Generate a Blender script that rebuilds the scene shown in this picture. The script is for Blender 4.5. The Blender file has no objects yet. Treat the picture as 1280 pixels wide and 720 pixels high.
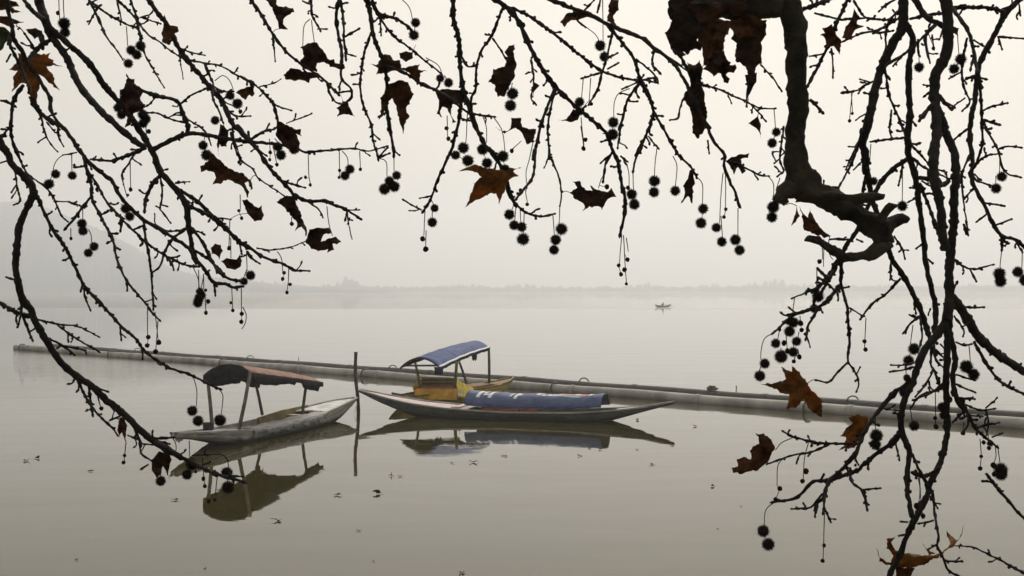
import bpy, bmesh, math, random
from mathutils import Vector, Matrix, noise
from mathutils.geometry import delaunay_2d_cdt
R = random.Random(7)
sc = bpy.context.scene
rad = math.radians

# ------------------------------------------------------------------ camera
H = 3.5                    # eye height above the lake
F = 1778.0                 # focal length in photo pixels (50 mm on 36 mm)
HOR = 362.0                # photo row of the horizon
cd = bpy.data.cameras.new('camera')
cam = bpy.data.objects.new('camera', cd)
sc.collection.objects.link(cam)
cd.lens = 50; cd.sensor_width = 36; cd.clip_start = 0.05; cd.clip_end = 20000
cam.location = (0, 0, H)
cam.rotation_euler = (rad(90) + (HOR - 360) / F, 0, 0)
sc.camera = cam

# ------------------------------------------------------------------ sky, sun, exposure
SUN_EL, SUN_AZ = 38.0, 12.0          # behind the mist, ahead of the camera
w = bpy.data.worlds.new('World'); sc.world = w; w.use_nodes = True
nt = w.node_tree; nt.nodes.clear()
out = nt.nodes.new('ShaderNodeOutputWorld')
sky = nt.nodes.new('ShaderNodeTexSky'); sky.sky_type = 'NISHITA'; sky.sun_disc = False
sky.sun_elevation = rad(SUN_EL); sky.sun_rotation = rad(SUN_AZ); sky.dust_density = 6; sky.air_density = 1.5
bg1 = nt.nodes.new('ShaderNodeBackground'); bg1.inputs['Strength'].default_value = 0.08
nt.links.new(sky.outputs[0], bg1.inputs[0])
# overcast veil: brighter round the hidden sun, soft cloud mottling
tc = nt.nodes.new('ShaderNodeTexCoord')
dot = nt.nodes.new('ShaderNodeVectorMath'); dot.operation = 'DOT_PRODUCT'
az = rad(SUN_AZ); el = rad(SUN_EL)
sdir = Vector((math.sin(az) * math.cos(el), math.cos(az) * math.cos(el), math.sin(el)))
dot.inputs[1].default_value = sdir
nt.links.new(tc.outputs['Generated'], dot.inputs[0])
mr = nt.nodes.new('ShaderNodeMapRange'); mr.inputs[1].default_value = -0.9; mr.inputs[2].default_value = 1.0
mr.inputs[3].default_value = 0.20; mr.inputs[4].default_value = 0.655
nt.links.new(dot.outputs['Value'], mr.inputs[0])
cn = nt.nodes.new('ShaderNodeTexNoise'); cn.inputs['Scale'].default_value = 2.2; cn.inputs['Detail'].default_value = 4
nt.links.new(tc.outputs['Generated'], cn.inputs['Vector'])
mr2 = nt.nodes.new('ShaderNodeMapRange'); mr2.inputs[1].default_value = 0.3; mr2.inputs[2].default_value = 0.7
mr2.inputs[3].default_value = 0.95; mr2.inputs[4].default_value = 1.05
nt.links.new(cn.outputs[0], mr2.inputs[0])
mul = nt.nodes.new('ShaderNodeMath'); mul.operation = 'MULTIPLY'
nt.links.new(mr.outputs[0], mul.inputs[0]); nt.links.new(mr2.outputs[0], mul.inputs[1])
bg2 = nt.nodes.new('ShaderNodeBackground'); bg2.inputs[0].default_value = (0.996, 0.931, 0.85, 1)
nt.links.new(mul.outputs[0], bg2.inputs['Strength'])
mx = nt.nodes.new('ShaderNodeMixShader'); mx.inputs[0].default_value = 0.88
nt.links.new(bg1.outputs[0], mx.inputs[1]); nt.links.new(bg2.outputs[0], mx.inputs[2])
nt.links.new(mx.outputs[0], out.inputs['Surface'])

sl = bpy.data.lights.new('sun', 'SUN'); sl.energy = 1.5; sl.angle = rad(25); sl.color = (1, 0.94, 0.85)
so = bpy.data.objects.new('sun', sl); sc.collection.objects.link(so)
so.rotation_euler = sdir.to_track_quat('Z', 'Y').to_euler()

sc.view_settings.view_transform = 'Standard'; sc.view_settings.look = 'None'
sc.view_settings.exposure = 0.36; sc.view_settings.gamma = 1.0
sc.view_settings.use_curve_mapping = False
sc.render.engine = 'CYCLES'
sc.cycles.max_bounces = 8; sc.cycles.volume_bounces = 4; sc.cycles.transparent_max_bounces = 8
sc.cycles.use_denoising = True
sc.cycles.sample_clamp_indirect = 4

# ------------------------------------------------------------------ helpers
def at(px, py, D):
    """photo pixel at distance D ahead -> world point"""
    return Vector(((px - 640) * D / F, D, H - (py - HOR) * D / F))

def onwater(px, py, z=0.0):
    D = (H - z) * F / (py - HOR)
    return Vector(((px - 640) * D / F, D, z))

WORLD = {}
def wpos(o): return WORLD[o.name] if o is not None else Vector((0, 0, 0))

def empty(name, loc, label=None, cat=None, group=None, parent=None):
    o = bpy.data.objects.new(name, None); sc.collection.objects.link(o)
    o.empty_display_size = 0.2
    loc = Vector(loc); WORLD[o.name] = loc
    o.parent = parent; o.location = loc - wpos(parent)
    tag(o, label, cat, group)
    return o

def tag(o, label=None, cat=None, group=None, kind=None):
    if label: o['label'] = label
    if cat: o['category'] = cat
    if group: o['group'] = group
    if kind: o['kind'] = kind
    return o

def mk(name, V, Fc, mat, parent=None, origin=None, smooth=True, mats=None, fmat=None):
    V = [Vector(v) for v in V]
    if origin is None:
        origin = sum(V, Vector()) / len(V)
    origin = Vector(origin)
    me = bpy.data.meshes.new(name)
    me.from_pydata([v - origin for v in V], [], Fc)
    for m in (mats or [mat]): me.materials.append(m)
    if fmat: me.polygons.foreach_set('material_index', fmat)
    me.polygons.foreach_set('use_smooth', [smooth] * len(me.polygons))
    me.update()
    o = bpy.data.objects.new(name, me); sc.collection.objects.link(o)
    WORLD[o.name] = origin
    o.parent = parent; o.location = origin - wpos(parent)
    return o

def inst(name, mesh, loc, scale, rot, parent=None):
    o = bpy.data.objects.new(name, mesh); sc.collection.objects.link(o)
    loc = Vector(loc); WORLD[o.name] = loc
    o.parent = parent; o.location = loc - wpos(parent)
    o.scale = (scale,) * 3 if not hasattr(scale, '__len__') else scale
    o.rotation_euler = rot
    return o

class MB:
    """collects geometry for ONE mesh"""
    def __init__(s): s.v = []; s.f = []
    def add(s, V, Fc):
        b = len(s.v); s.v += [Vector(v) for v in V]; s.f += [tuple(i + b for i in f) for f in Fc]
    def tube(s, P, rad_, n=8, cap=True):
        P = [Vector(p) for p in P]
        if not hasattr(rad_, '__len__'): rad_ = [rad_] * len(P)
        b = len(s.v); up = None
        for i, p in enumerate(P):
            t = (P[min(i + 1, len(P) - 1)] - P[max(i - 1, 0)])
            if t.length < 1e-9: t = Vector((0, 0, 1))
            t.normalize()
            if up is None:
                up = t.orthogonal().normalized()
            else:
                up = (up - t * up.dot(t))
                up = up.normalized() if up.length > 1e-6 else t.orthogonal().normalized()
            sd = t.cross(up)
            for k in range(n):
                a = 2 * math.pi * k / n
                s.v.append(p + (up * math.cos(a) + sd * math.sin(a)) * rad_[i])
        for i in range(len(P) - 1):
            for k in range(n):
                k2 = (k + 1) % n
                s.f.append((b + i * n + k, b + i * n + k2, b + (i + 1) * n + k2, b + (i + 1) * n + k))
        if cap:
            s.f.append(tuple(b + k for k in reversed(range(n))))
            e = b + (len(P) - 1) * n
            s.f.append(tuple(e + k for k in range(n)))
    def box(s, c, sx, sy, sz, U=Vector((1, 0, 0)), V=Vector((0, 1, 0)), W=Vector((0, 0, 1))):
        c = Vector(c); vs = []
        for dz in (-1, 1):
            for dx, dy in ((-1, -1), (1, -1), (1, 1), (-1, 1)):
                vs.append(c + U * dx * sx / 2 + V * dy * sy / 2 + W * dz * sz / 2)
        s.add(vs, [(3, 2, 1, 0), (4, 5, 6, 7), (0, 1, 5, 4), (1, 2, 6, 5), (2, 3, 7, 6), (3, 0, 4, 7)])
    def bar(s, a, b, w_, t_, up=Vector((0, 0, 1))):
        a = Vector(a); b = Vector(b); U = (b - a); L = U.length; U.normalize()
        Vv = up.cross(U)
        Vv = Vv.normalized() if Vv.length > 1e-4 else U.orthogonal().normalized()
        s.box((a + b) / 2, L, w_, t_, U, Vv, U.cross(Vv))
    def grid(s, rows, thick=0.0, down=Vector((0, 0, -1))):
        """rows of points -> sheet, optionally with thickness"""
        n, m = len(rows), len(rows[0])
        top = [Vector(p) for r in rows for p in r]
        q = [(i * m + j, i * m + j + 1, (i + 1) * m + j + 1, (i + 1) * m + j) for i in range(n - 1) for j in range(m - 1)]
        if not thick:
            s.add(top, q); return
        bot = [p + down * thick for p in top]; N = n * m
        fs = q + [tuple(x + N for x in reversed(f)) for f in q]
        rim = [j for j in range(m)] + [i * m + m - 1 for i in range(1, n)] + [(n - 1) * m + j for j in range(m - 2, -1, -1)] + [i * m for i in range(n - 2, 0, -1)]
        for a, b in zip(rim, rim[1:] + rim[:1]): fs.append((b, a, a + N, b + N))
        s.add(top + bot, fs)
    def build(s, name, mat, parent=None, origin=None, smooth=True):
        return mk(name, s.v, s.f, mat, parent, origin, smooth)

def bevel(o, wd, seg=1):
    m = o.modifiers.new('edge', 'BEVEL'); m.width = wd; m.segments = seg; m.limit_method = 'ANGLE'
    return o

def interp(tab, x):
    if x <= tab[0][0]: return tab[0][1]
    for (a, b), (c, d) in zip(tab, tab[1:]):
        if x <= c: return b + (d - b) * (x - a) / (c - a)
    return tab[-1][1]

def catmull(P, step):
    P = [Vector(p) for p in P]
    if len(P) < 2: return P
    Q = [P[0] * 2 - P[1]] + P + [P[-1] * 2 - P[-2]]
    o = []
    for i in range(1, len(Q) - 2):
        a, b, c, d = Q[i - 1:i + 3]
        n = max(1, int((c - b).length / step))
        for k in range(n):
            t = k / n
            o.append(0.5 * ((2 * b) + (c - a) * t + (2 * a - 5 * b + 4 * c - d) * t * t + (3 * b - a - 3 * c + d) * t ** 3))
    o.append(P[-1].copy())
    return o

# ------------------------------------------------------------------ materials
def mat(name, col, rough=0.8, var=0.25, scale=6.0, col2=None, bump=0.0, bscale=40.0, spec=0.3, trans=0.0, tcol=None, stretch=None, detail=6):
    m = bpy.data.materials.new(name); m.use_nodes = True
    n = m.node_tree; b = n.nodes['Principled BSDF']
    b.inputs['Roughness'].default_value = rough
    b.inputs['Specular IOR Level'].default_value = spec
    t = n.nodes.new('ShaderNodeTexCoord')
    src = t.outputs['Object']
    if stretch:
        mp = n.nodes.new('ShaderNodeMapping'); mp.inputs['Scale'].default_value = stretch
        n.links.new(src, mp.inputs[0]); src = mp.outputs[0]
    nz = n.nodes.new('ShaderNodeTexNoise'); nz.inputs['Scale'].default_value = scale; nz.inputs['Detail'].default_value = detail
    n.links.new(src, nz.inputs['Vector'])
    cr = n.nodes.new('ShaderNodeValToRGB')
    c2 = col2 or tuple(c * (1 + var) for c in col)
    cr.color_ramp.elements[0].position = 0.32; cr.color_ramp.elements[1].position = 0.68
    cr.color_ramp.elements[0].color = (*[c * (1 - var) for c in col], 1)
    cr.color_ramp.elements[1].color = (*c2, 1)
    n.links.new(nz.outputs[0], cr.inputs[0]); n.links.new(cr.outputs[0], b.inputs['Base Color'])
    if bump:
        n2 = n.nodes.new('ShaderNodeTexNoise'); n2.inputs['Scale'].default_value = bscale; n2.inputs['Detail'].default_value = 5
        n.links.new(src, n2.inputs['Vector'])
        bp = n.nodes.new('ShaderNodeBump'); bp.inputs['Strength'].default_value = bump; bp.inputs['Distance'].default_value = 1.0 / bscale
        n.links.new(n2.outputs[0], bp.inputs['Height']); n.links.new(bp.outputs[0], b.inputs['Normal'])
    if trans:
        tr = n.nodes.new('ShaderNodeBsdfTranslucent')
        if tcol:
            c3 = n.nodes.new('ShaderNodeValToRGB'); c3.color_ramp.elements[0].position = .3; c3.color_ramp.elements[1].position = .7
            c3.color_ramp.elements[0].color = (*[k * .35 for k in tcol], 1); c3.color_ramp.elements[1].color = (*[k * 1.5 for k in tcol], 1)
            n.links.new(nz.outputs[0], c3.inputs[0])
            va = n.nodes.new('ShaderNodeAttribute'); va.attribute_name = 'vein'
            vm = n.nodes.new('ShaderNodeMix'); vm.data_type = 'RGBA'; vm.inputs[7].default_value = (*[k * .18 for k in tcol], 1)
            n.links.new(va.outputs['Fac'], vm.inputs[0]); n.links.new(c3.outputs[0], vm.inputs[6]); n.links.new(vm.outputs[2], tr.inputs[0])
        else: n.links.new(cr.outputs[0], tr.inputs[0])
        ms = n.nodes.new('ShaderNodeMixShader'); ms.inputs[0].default_value = trans
        n.links.new(b.outputs[0], ms.inputs[1]); n.links.new(tr.outputs[0], ms.inputs[2])
        n.links.new(ms.outputs[0], n.nodes['Material Output'].inputs['Surface'])
    return m

M = {}
M['hull_grey'] = mat('weathered_grey_wood', (0.38, 0.37, 0.335), 0.75, 0.35, 2.5, bump=0.35, bscale=18, stretch=(1, 1, 5))
M['hull_dark'] = mat('dark_hull_wood', (0.10, 0.105, 0.09), 0.7, 0.4, 2.0, bump=0.35, bscale=18, stretch=(1, 1, 4))
M['deck_pale'] = mat('pale_painted_deck', (0.50, 0.45, 0.42), 0.75, 0.25, 4.0, bump=0.2, bscale=20)
M['deck_white'] = mat('chalky_white_deck', (0.60, 0.60, 0.57), 0.75, 0.35, 3.0, bump=0.2, bscale=20)
M['deck_pink'] = mat('faded_pink_deck', (0.62, 0.51, 0.49), 0.8, 0.2, 3.0)
M['post_wood'] = mat('canopy_post_wood', (0.16, 0.145, 0.12), 0.8, 0.35, 8, bump=0.3, bscale=60)
M['pole_dark'] = mat('wet_pole_wood', (0.07, 0.06, 0.045), 0.75, 0.4, 6, bump=0.4, bscale=50)
M['post_olive'] = mat('olive_painted_post', (0.12, 0.10, 0.035), 0.7, 0.35, 8)
M['tarp_orange'] = mat('faded_orange_canvas', (0.25, 0.12, 0.085), 0.85, 0.35, 5, col2=(0.35, 0.195, 0.14), bump=0.3, bscale=9)
M['tarp_black'] = mat('charcoal_canvas', (0.016, 0.0155, 0.016), 0.9, 0.4, 6, spec=0.05, bump=0.4, bscale=8)
M['tarp_blue'] = mat('faded_blue_canvas', (0.062, 0.092, 0.24), 0.7, 0.22, 3.5, spec=0.1, col2=(0.095, 0.13, 0.285), bump=0.25, bscale=7)
M['tarp_bluegrey'] = mat('greyed_blue_canvas', (0.110, 0.14, 0.265), 0.7, 0.25, 3, spec=0.15, col2=(0.155, 0.185, 0.305), bump=0.25, bscale=7)
M['tarp_rag'] = mat('ragged_grey_sheet', (0.40, 0.385, 0.37), 0.85, 0.2, 3, bump=0.3, bscale=6)
M['lettering'] = mat('worn_white_print', (0.78, 0.78, 0.80), 0.7, 0.12, 18)
M['print_red'] = mat('faded_red_print', (0.45, 0.19, 0.19), 0.7, 0.25, 8)
M['print_teal'] = mat('faded_teal_print', (0.22, 0.42, 0.42), 0.7, 0.2, 8)
M['mustard'] = mat('mustard_painted_wood', (0.42, 0.30, 0.03), 0.65, 0.35, 5, stretch=(1, 1, 4))
M['amber'] = mat('amber_painted_wood', (0.60, 0.33, 0.04), 0.65, 0.3, 5)
M['olive_cloth'] = mat('olive_yellow_cloth', (0.50, 0.38, 0.04), 0.85, 0.35, 7)
M['rust'] = mat('rusty_red_cushion', (0.26, 0.06, 0.035), 0.85, 0.35, 6)
M['blue_cloth'] = mat('navy_cloth', (0.02, 0.022, 0.06), 0.85, 0.3, 8)
M['olive_board'] = mat('olive_seat_board', (0.16, 0.12, 0.03), 0.75, 0.35, 5)
M['umber_deck'] = mat('umber_deck_boards', (0.24, 0.125, 0.025), 0.75, 0.35, 5)
M['rope'] = mat('pale_rope', (0.40, 0.37, 0.31), 0.9, 0.2, 30)
M['pipe'] = mat('dull_grey_pipe', (0.36, 0.345, 0.31), 0.75, 0.38, 1.1, bump=0.15, bscale=12)
M['pipe_far'] = mat('darker_grey_pipe', (0.085, 0.08, 0.072), 0.7, 0.22, 2.2, bump=0.15, bscale=12)
M['iron'] = mat('dark_iron', (0.10, 0.095, 0.085), 0.6, 0.3, 12)
M['stick'] = mat('grey_stick', (0.12, 0.115, 0.10), 0.8, 0.3, 12)
M['float_grey'] = mat('pale_plastic', (0.30, 0.33, 0.33), 0.4, 0.15, 8)
M['bucket'] = mat('dark_teal_plastic', (0.015, 0.024, 0.026), 0.6, 0.2, 8)
M['hill'] = mat('haze_blue_hillside', (0.022, 0.050, 0.085), 0.95, 0.5, 0.03, bump=0.0, spec=0.0)  # blue of distant haze is tinted into this base colour
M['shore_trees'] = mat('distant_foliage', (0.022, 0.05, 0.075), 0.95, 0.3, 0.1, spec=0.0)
M['stone'] = mat('embankment_stone', (0.16, 0.15, 0.13), 0.9, 0.35, 1.5, bump=0.4, bscale=8)
M['far_boat'] = mat('distant_boat_wood', (0.20, 0.19, 0.19), 0.8, 0.3, 4)
M['cloth_dark'] = mat('dark_wool_cloak', (0.18, 0.175, 0.185), 0.9, 0.3, 8)
M['leaf_float'] = mat('sodden_leaf', (0.035, 0.021, 0.009), 0.85, 0.5, 30, spec=0.05)

for key in ('hull_grey', 'hull_dark'):
    m = M[key]; n = m.node_tree; bs = n.nodes['Principled BSDF']
    src = bs.inputs['Base Color'].links[0].from_socket
    g = n.nodes.new('ShaderNodeNewGeometry'); sp = n.nodes.new('ShaderNodeSeparateXYZ'); n.links.new(g.outputs['Position'], sp.inputs[0])
    nz = n.nodes.new('ShaderNodeTexNoise'); nz.inputs['Scale'].default_value = 3.5; nz.inputs['Detail'].default_value = 5; n.links.new(g.outputs['Position'], nz.inputs['Vector'])
    ad = n.nodes.new('ShaderNodeMath'); ad.operation = 'MULTIPLY_ADD'; ad.inputs[1].default_value = -0.16; n.links.new(nz.outputs[0], ad.inputs[0]); n.links.new(sp.outputs['Z'], ad.inputs[2])
    rp = n.nodes.new('ShaderNodeMapRange'); rp.inputs[1].default_value = -0.02; rp.inputs[2].default_value = 0.07; n.links.new(ad.outputs[0], rp.inputs[0])
    mxr = n.nodes.new('ShaderNodeMix'); mxr.data_type = 'RGBA'; mxr.inputs[6].default_value = (0.035, 0.036, 0.024, 1)
    n.links.new(rp.outputs[0], mxr.inputs[0]); n.links.new(src, mxr.inputs[7]); n.links.new(mxr.outputs[2], bs.inputs['Base Color'])

# ------------------------------------------------------------------ lake
def water_material():
    m = bpy.data.materials.new('lake_water'); m.use_nodes = True
    n = m.node_tree; b = n.nodes['Principled BSDF']
    b.inputs['Base Color'].default_value = (0.040, 0.034, 0.008, 1)
    b.inputs['IOR'].default_value = 1.23
    b.inputs['Roughness'].default_value = 0.015
    b.inputs['Specular Tint'].default_value = (1.0, 0.945, 0.70, 1)
    b.inputs['Specular IOR Level'].default_value = 0.45
    g = n.nodes.new('ShaderNodeNewGeometry')
    def noise_(scale, sx, sy, det=3, rot=0):
        mp = n.nodes.new('ShaderNodeMapping'); mp.inputs['Scale'].default_value = (sx, sy, 1)
        mp.inputs['Rotation'].default_value = (0, 0, rot)
        n.links.new(g.outputs['Position'], mp.inputs[0])
        z = n.nodes.new('ShaderNodeTexNoise'); z.inputs['Scale'].default_value = scale; z.inputs['Detail'].default_value = det
        n.links.new(mp.outputs[0], z.inputs['Vector']); return z.outputs[0]
    def math_(op, a, b_=None):
        k = n.nodes.new('ShaderNodeMath'); k.operation = op
        for i, x in enumerate((a, b_)):
            if x is None: continue
            if isinstance(x, (int, float)): k.inputs[i].default_value = x
            else: n.links.new(x, k.inputs[i])
        return k.outputs[0]
    small = noise_(1.6, 0.7, 1.6, 2)                # lazy wavelets, metres
    fine = noise_(6.0, 0.35, 1.8, 2, 0.06)           # wind ripples
    # where the breeze touches the water
    sep = n.nodes.new('ShaderNodeSeparateXYZ'); n.links.new(g.outputs['Position'], sep.inputs[0])
    patch = noise_(0.012, 0.5, 1.5, 2)
    pr = n.nodes.new('ShaderNodeMapRange'); pr.inputs[1].default_value = 0.50; pr.inputs[2].default_value = 0.62
    n.links.new(patch, pr.inputs[0])
    # a breeze lane far out, from about 300 m to the shore
    lane = n.nodes.new('ShaderNodeMapRange'); lane.inputs[1].default_value = 285; lane.inputs[2].default_value = 310
    wob = noise_(0.02, 1.0, 1.0, 3)
    n.links.new(math_('ADD', sep.outputs['Y'], math_('MULTIPLY', wob, 60)), lane.inputs[0])
    # ruffled cove on the left
    cx = n.nodes.new('ShaderNodeMapRange'); cx.inputs[1].default_value = -15; cx.inputs[2].default_value = -30
    n.links.new(sep.outputs['X'], cx.inputs[0])
    cy = n.nodes.new('ShaderNodeMapRange'); cy.inputs[1].default_value = 40; cy.inputs[2].default_value = 60
    n.links.new(sep.outputs['Y'], cy.inputs[0])
    nearL = n.nodes.new('ShaderNodeMapRange'); nearL.inputs[1].default_value = -8.5; nearL.inputs[2].default_value = -15
    n.links.new(sep.outputs['X'], nearL.inputs[0])
    band = n.nodes.new('ShaderNodeMapRange'); band.inputs[1].default_value = 90; band.inputs[2].default_value = 60
    n.links.new(sep.outputs['Y'], band.inputs[0])
    cove = math_('MULTIPLY', nearL.outputs[0], math_('MULTIPLY', cy.outputs[0], band.outputs[0]))
    amt = math_('ADD', math_('MULTIPLY', pr.outputs[0], 0.05), math_('ADD', math_('MULTIPLY', lane.outputs[0], 4.5), math_('MULTIPLY', cove, 0.45)))
    swell = noise_(0.32, 0.55, 1.0, 2)
    h = math_('ADD', math_('ADD', math_('MULTIPLY', swell, 0.014), math_('MULTIPLY', small, 0.0006)), math_('MULTIPLY', fine, math_('MULTIPLY', math_('ADD', amt, 0.008), 0.02)))
    bp = n.nodes.new('ShaderNodeBump'); bp.inputs['Strength'].default_value = 1.0; bp.inputs['Distance'].default_value = 1.0
    n.links.new(h, bp.inputs['Height']); n.links.new(bp.outputs[0], b.inputs['Normal'])
    return m
lake = mk('lake_water', [(-3400, 0, 0), (3400, 0, 0), (3400, 2820, 0), (-3400, 2820, 0)], [(0, 1, 2, 3)], water_material(), smooth=False)
tag(lake, kind='structure')

# ------------------------------------------------------------------ bank under the viewer
bank = MB()
bank.box((0, -19, 0.4), 120, 42, 2.8)
bk = bank.build('embankment', M['stone'], smooth=False); tag(bk, kind='structure')

# ------------------------------------------------------------------ hill and far shore
HILL = [(-900, 150), (-500, 205), (-200, 235), (-60, 246), (0, 249), (25, 247), (56, 256), (94, 272), (131, 286), (161, 302), (187, 318),
        (215, 332), (245, 341), (300, 348), (360, 353.5), (420, 357), (470, 360), (520, 364)]
def terrain(name, prof, D0, D1, depth, step, mtl, jag):
    cols = []
    px = prof[0][0]
    while px <= prof[-1][0]:
        top = interp(prof, px)
        hh = max(0.0, (HOR + 0.4 - top)) * D1 / F + 0
        x1 = (px - 640) / F
        col = []
        for k in range(15):
            t = k / 14
            y = D0 + (D1 - D0) * t * 1.0
            sh = (t ** 0.9)
            nz = noise.noise(Vector((px * 0.02, t * 3, 1.7))) * 0.10 + noise.noise(Vector((px * 0.09, t * 9, 4.7))) * 0.05
            z = hh * max(0, sh + nz * min(1, 4 * t) * (1 - t * 0.75)) - (1 if t == 0 else 0)
            z += jag * (noise.noise(Vector((px * 0.35, t * 30, 9))) + .8 * noise.noise(Vector((px * 1.1, t * 60, 3)))) * min(1, hh / 12) * (t > .1)
            col.append((x1 * y, y, z - (1 if hh < .8 else 0)))
        y = D1 + depth
        col.append((x1 * y, y, -2))
        cols.append(col); px += step
    b = MB(); b.grid(cols)
    o = b.build(name, mtl); tag(o, kind='structure'); return o
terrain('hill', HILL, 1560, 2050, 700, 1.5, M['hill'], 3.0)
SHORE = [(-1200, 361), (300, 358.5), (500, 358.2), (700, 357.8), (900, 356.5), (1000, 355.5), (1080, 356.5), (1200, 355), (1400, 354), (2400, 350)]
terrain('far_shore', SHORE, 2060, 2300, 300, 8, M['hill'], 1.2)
# far-off wood and rows of poplars along the shore: one hazy mass
b = MB()
def blob(c, rx, rz, n=6):
    vs = [Vector(c) + Vector((0, 0, rz))]; fs = []
    for i in range(1, 4):
        a = math.pi * i / 4
        for k in range(n):
            t = 2 * math.pi * k / n + i * .5
            j = R.uniform(.75, 1.25)
            vs.append(Vector(c) + Vector((math.cos(t) * rx * math.sin(a) * j, math.sin(t) * rx * math.sin(a) * j, rz * math.cos(a))))
    vs.append(Vector(c) - Vector((0, 0, rz)))
    for k in range(n):
        fs.append((0, 1 + k, 1 + (k + 1) % n))
        for i in range(2):
            fs.append((1 + i * n + k, 1 + (i + 1) * n + k, 1 + (i + 1) * n + (k + 1) % n, 1 + i * n + (k + 1) % n))
        fs.append((1 + 2 * n + k, len(vs) - 1, 1 + 2 * n + (k + 1) % n))
    b.add(vs, fs)
for i in range(900):
    px = R.uniform(-60, 1400)
    D = R.uniform(2060, 2120)
    hpx = R.uniform(3, 9.0) * (0.6 + 0.8 * abs(noise.noise(Vector((px * .013, 2, 0)))) * 2)
    for (c, s, k) in ((437, 12, 10), (330, 20, 4), (990, 35, 5), (805, 20, 5), (1220, 40, 4), (600, 15, 3)):
        hpx += k * math.exp(-((px - c) / s) ** 2) * R.uniform(.2, 1)
    hh = hpx * D / F
    p = at(px, HOR, D); p.z = 1.5 + hh * .5
    wd = R.uniform(.25, .5) if hpx > 7 else R.uniform(.8, 2.2)
    blob(p, max(1.6, hh * .5 * wd), hh * .55)
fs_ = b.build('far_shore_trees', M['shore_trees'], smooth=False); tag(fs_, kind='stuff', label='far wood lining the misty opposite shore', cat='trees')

# ------------------------------------------------------------------ mist over the lake
hb = MB(); hb.box((0, 1180, 76), 7000, 3340, 156)
hz = hb.build('haze', None, smooth=False)
hm = bpy.data.materials.new('lake_mist'); hm.use_nodes = True
hn = hm.node_tree; hn.nodes.clear()
ho = hn.nodes.new('ShaderNodeOutputMaterial'); pv = hn.nodes.new('ShaderNodeVolumePrincipled')
pv.inputs['Color'].default_value = (0.948, 0.972, 0.994, 1); pv.inputs['Density'].default_value = 0.00087
pv.inputs['Anisotropy'].default_value = 0.6
hn.links.new(pv.outputs[0], ho.inputs['Volume'])
hz.data.materials.clear(); hz.data.materials.append(hm)
tag(hz, kind='stuff')

# ------------------------------------------------------------------ boats
class Frame:
    def __init__(s, S, B):
        s.S = Vector((S[0], S[1], 0)); B = Vector((B[0], B[1], 0))
        s.L = (B - s.S).length; s.U = (B - s.S) / s.L; s.V = Vector((s.U.y, -s.U.x, 0))
    def p(s, t, v, z): return s.S + s.U * (t * s.L) + s.V * v + Vector((0, 0, z))

def make_hull(fr, root, hb, G, K, mtl, rim_mtl, deck_mtl, bow_deck=0.70, stern_deck=0.22, pw=0.62, floor=0.06, n=36, rag=None):
    """G: gunwale height by t, K: keel height by t (sinks below the water amidships)"""
    wd = lambda t: hb * max(0.03, math.sin(math.pi * min(max(t, 0.004), .996))) ** pw
    rows = []; inner = []
    for i in range(n + 1):
        t = i / n; w_ = wd(t); g = interp(G, t); k = min(interp(K, t), g - .05)
        rows.append([fr.p(t, -w_, g), fr.p(t, -w_ * .97, g * .5 + k * .5), fr.p(t, -w_ * .80, k + .02), fr.p(t, 0, k), fr.p(t, w_ * .80, k + .02), fr.p(t, w_ * .97, g * .5 + k * .5), fr.p(t, w_, g)])
        iw = max(.004, w_ - .035)
        fl = min(max(k + .03, floor), g - .03)
        inner.append([fr.p(t, iw, g), fr.p(t, iw * .94, fl), fr.p(t, -iw * .94, fl), fr.p(t, -iw, g)])
    b = MB(); b.grid(rows); b.grid(inner)
    hull = b.build('hull', mtl, root)
    # rub rail along both edges
    for s in (-1, 1):
        rb = MB()
        pts = [fr.p(i / 48, s * wd(i / 48), interp(G, i / 48) + .012) for i in range(49)]
        rr = [[], [], [], []]
        for i, p in enumerate(pts):
            o = fr.V * s
            rr[0].append(p + o * .022 + Vector((0, 0, -.028))); rr[1].append(p + o * .022 + Vector((0, 0, .012)))
            rr[2].append(p - o * .04 + Vector((0, 0, .012))); rr[3].append(p - o * .04 + Vector((0, 0, -.028)))
        ring = [[rr[j][i] for j in (0, 1, 2, 3, 0)] for i in range(len(pts))]
        rb.grid(ring)
        rb.build('gunwale', rim_mtl, hull, smooth=False)
    for s in (-1, 1):              # plank seams along the side
        for fz in (.36, .70):
            sm = MB(); q = []
            for i in range(3, 46):
                t = i / 48; g = interp(G, t); k = min(interp(K, t), g - .05); lo = k + .02; u = lo + (g - lo) * fz
                wv = wd(t) * (.80 + .17 * min(1, (u - lo) / max(.01, (g * .5 + k * .5 - lo)))) if u < g * .5 + k * .5 else wd(t) * (.97 + .03 * (u - (g * .5 + k * .5)) / max(.01, g - (g * .5 + k * .5)))
                q.append(fr.p(t, s * (wv + .003), u))
            sm.tube(q, .007, 4); sm.build('plank_seam', M['iron'], hull)
    # plank decks at both ends
    for nm, a, c in (('bow_deck', bow_deck, .985), ('stern_deck', .015, stern_deck)):
        d = MB(); rs = []
        for i in range(13):
            t = a + (c - a) * i / 12; w_ = max(.01, wd(t) - .05); g = interp(G, t) - .012
            rs.append([fr.p(t, v * w_, g + .06 * w_ * (1 - v * v)) for v in (-1, -.5, 0, .5, 1)])
        d.grid(rs, .03); d.build(nm, deck_mtl, root, smooth=False)
    return hull, wd

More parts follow.
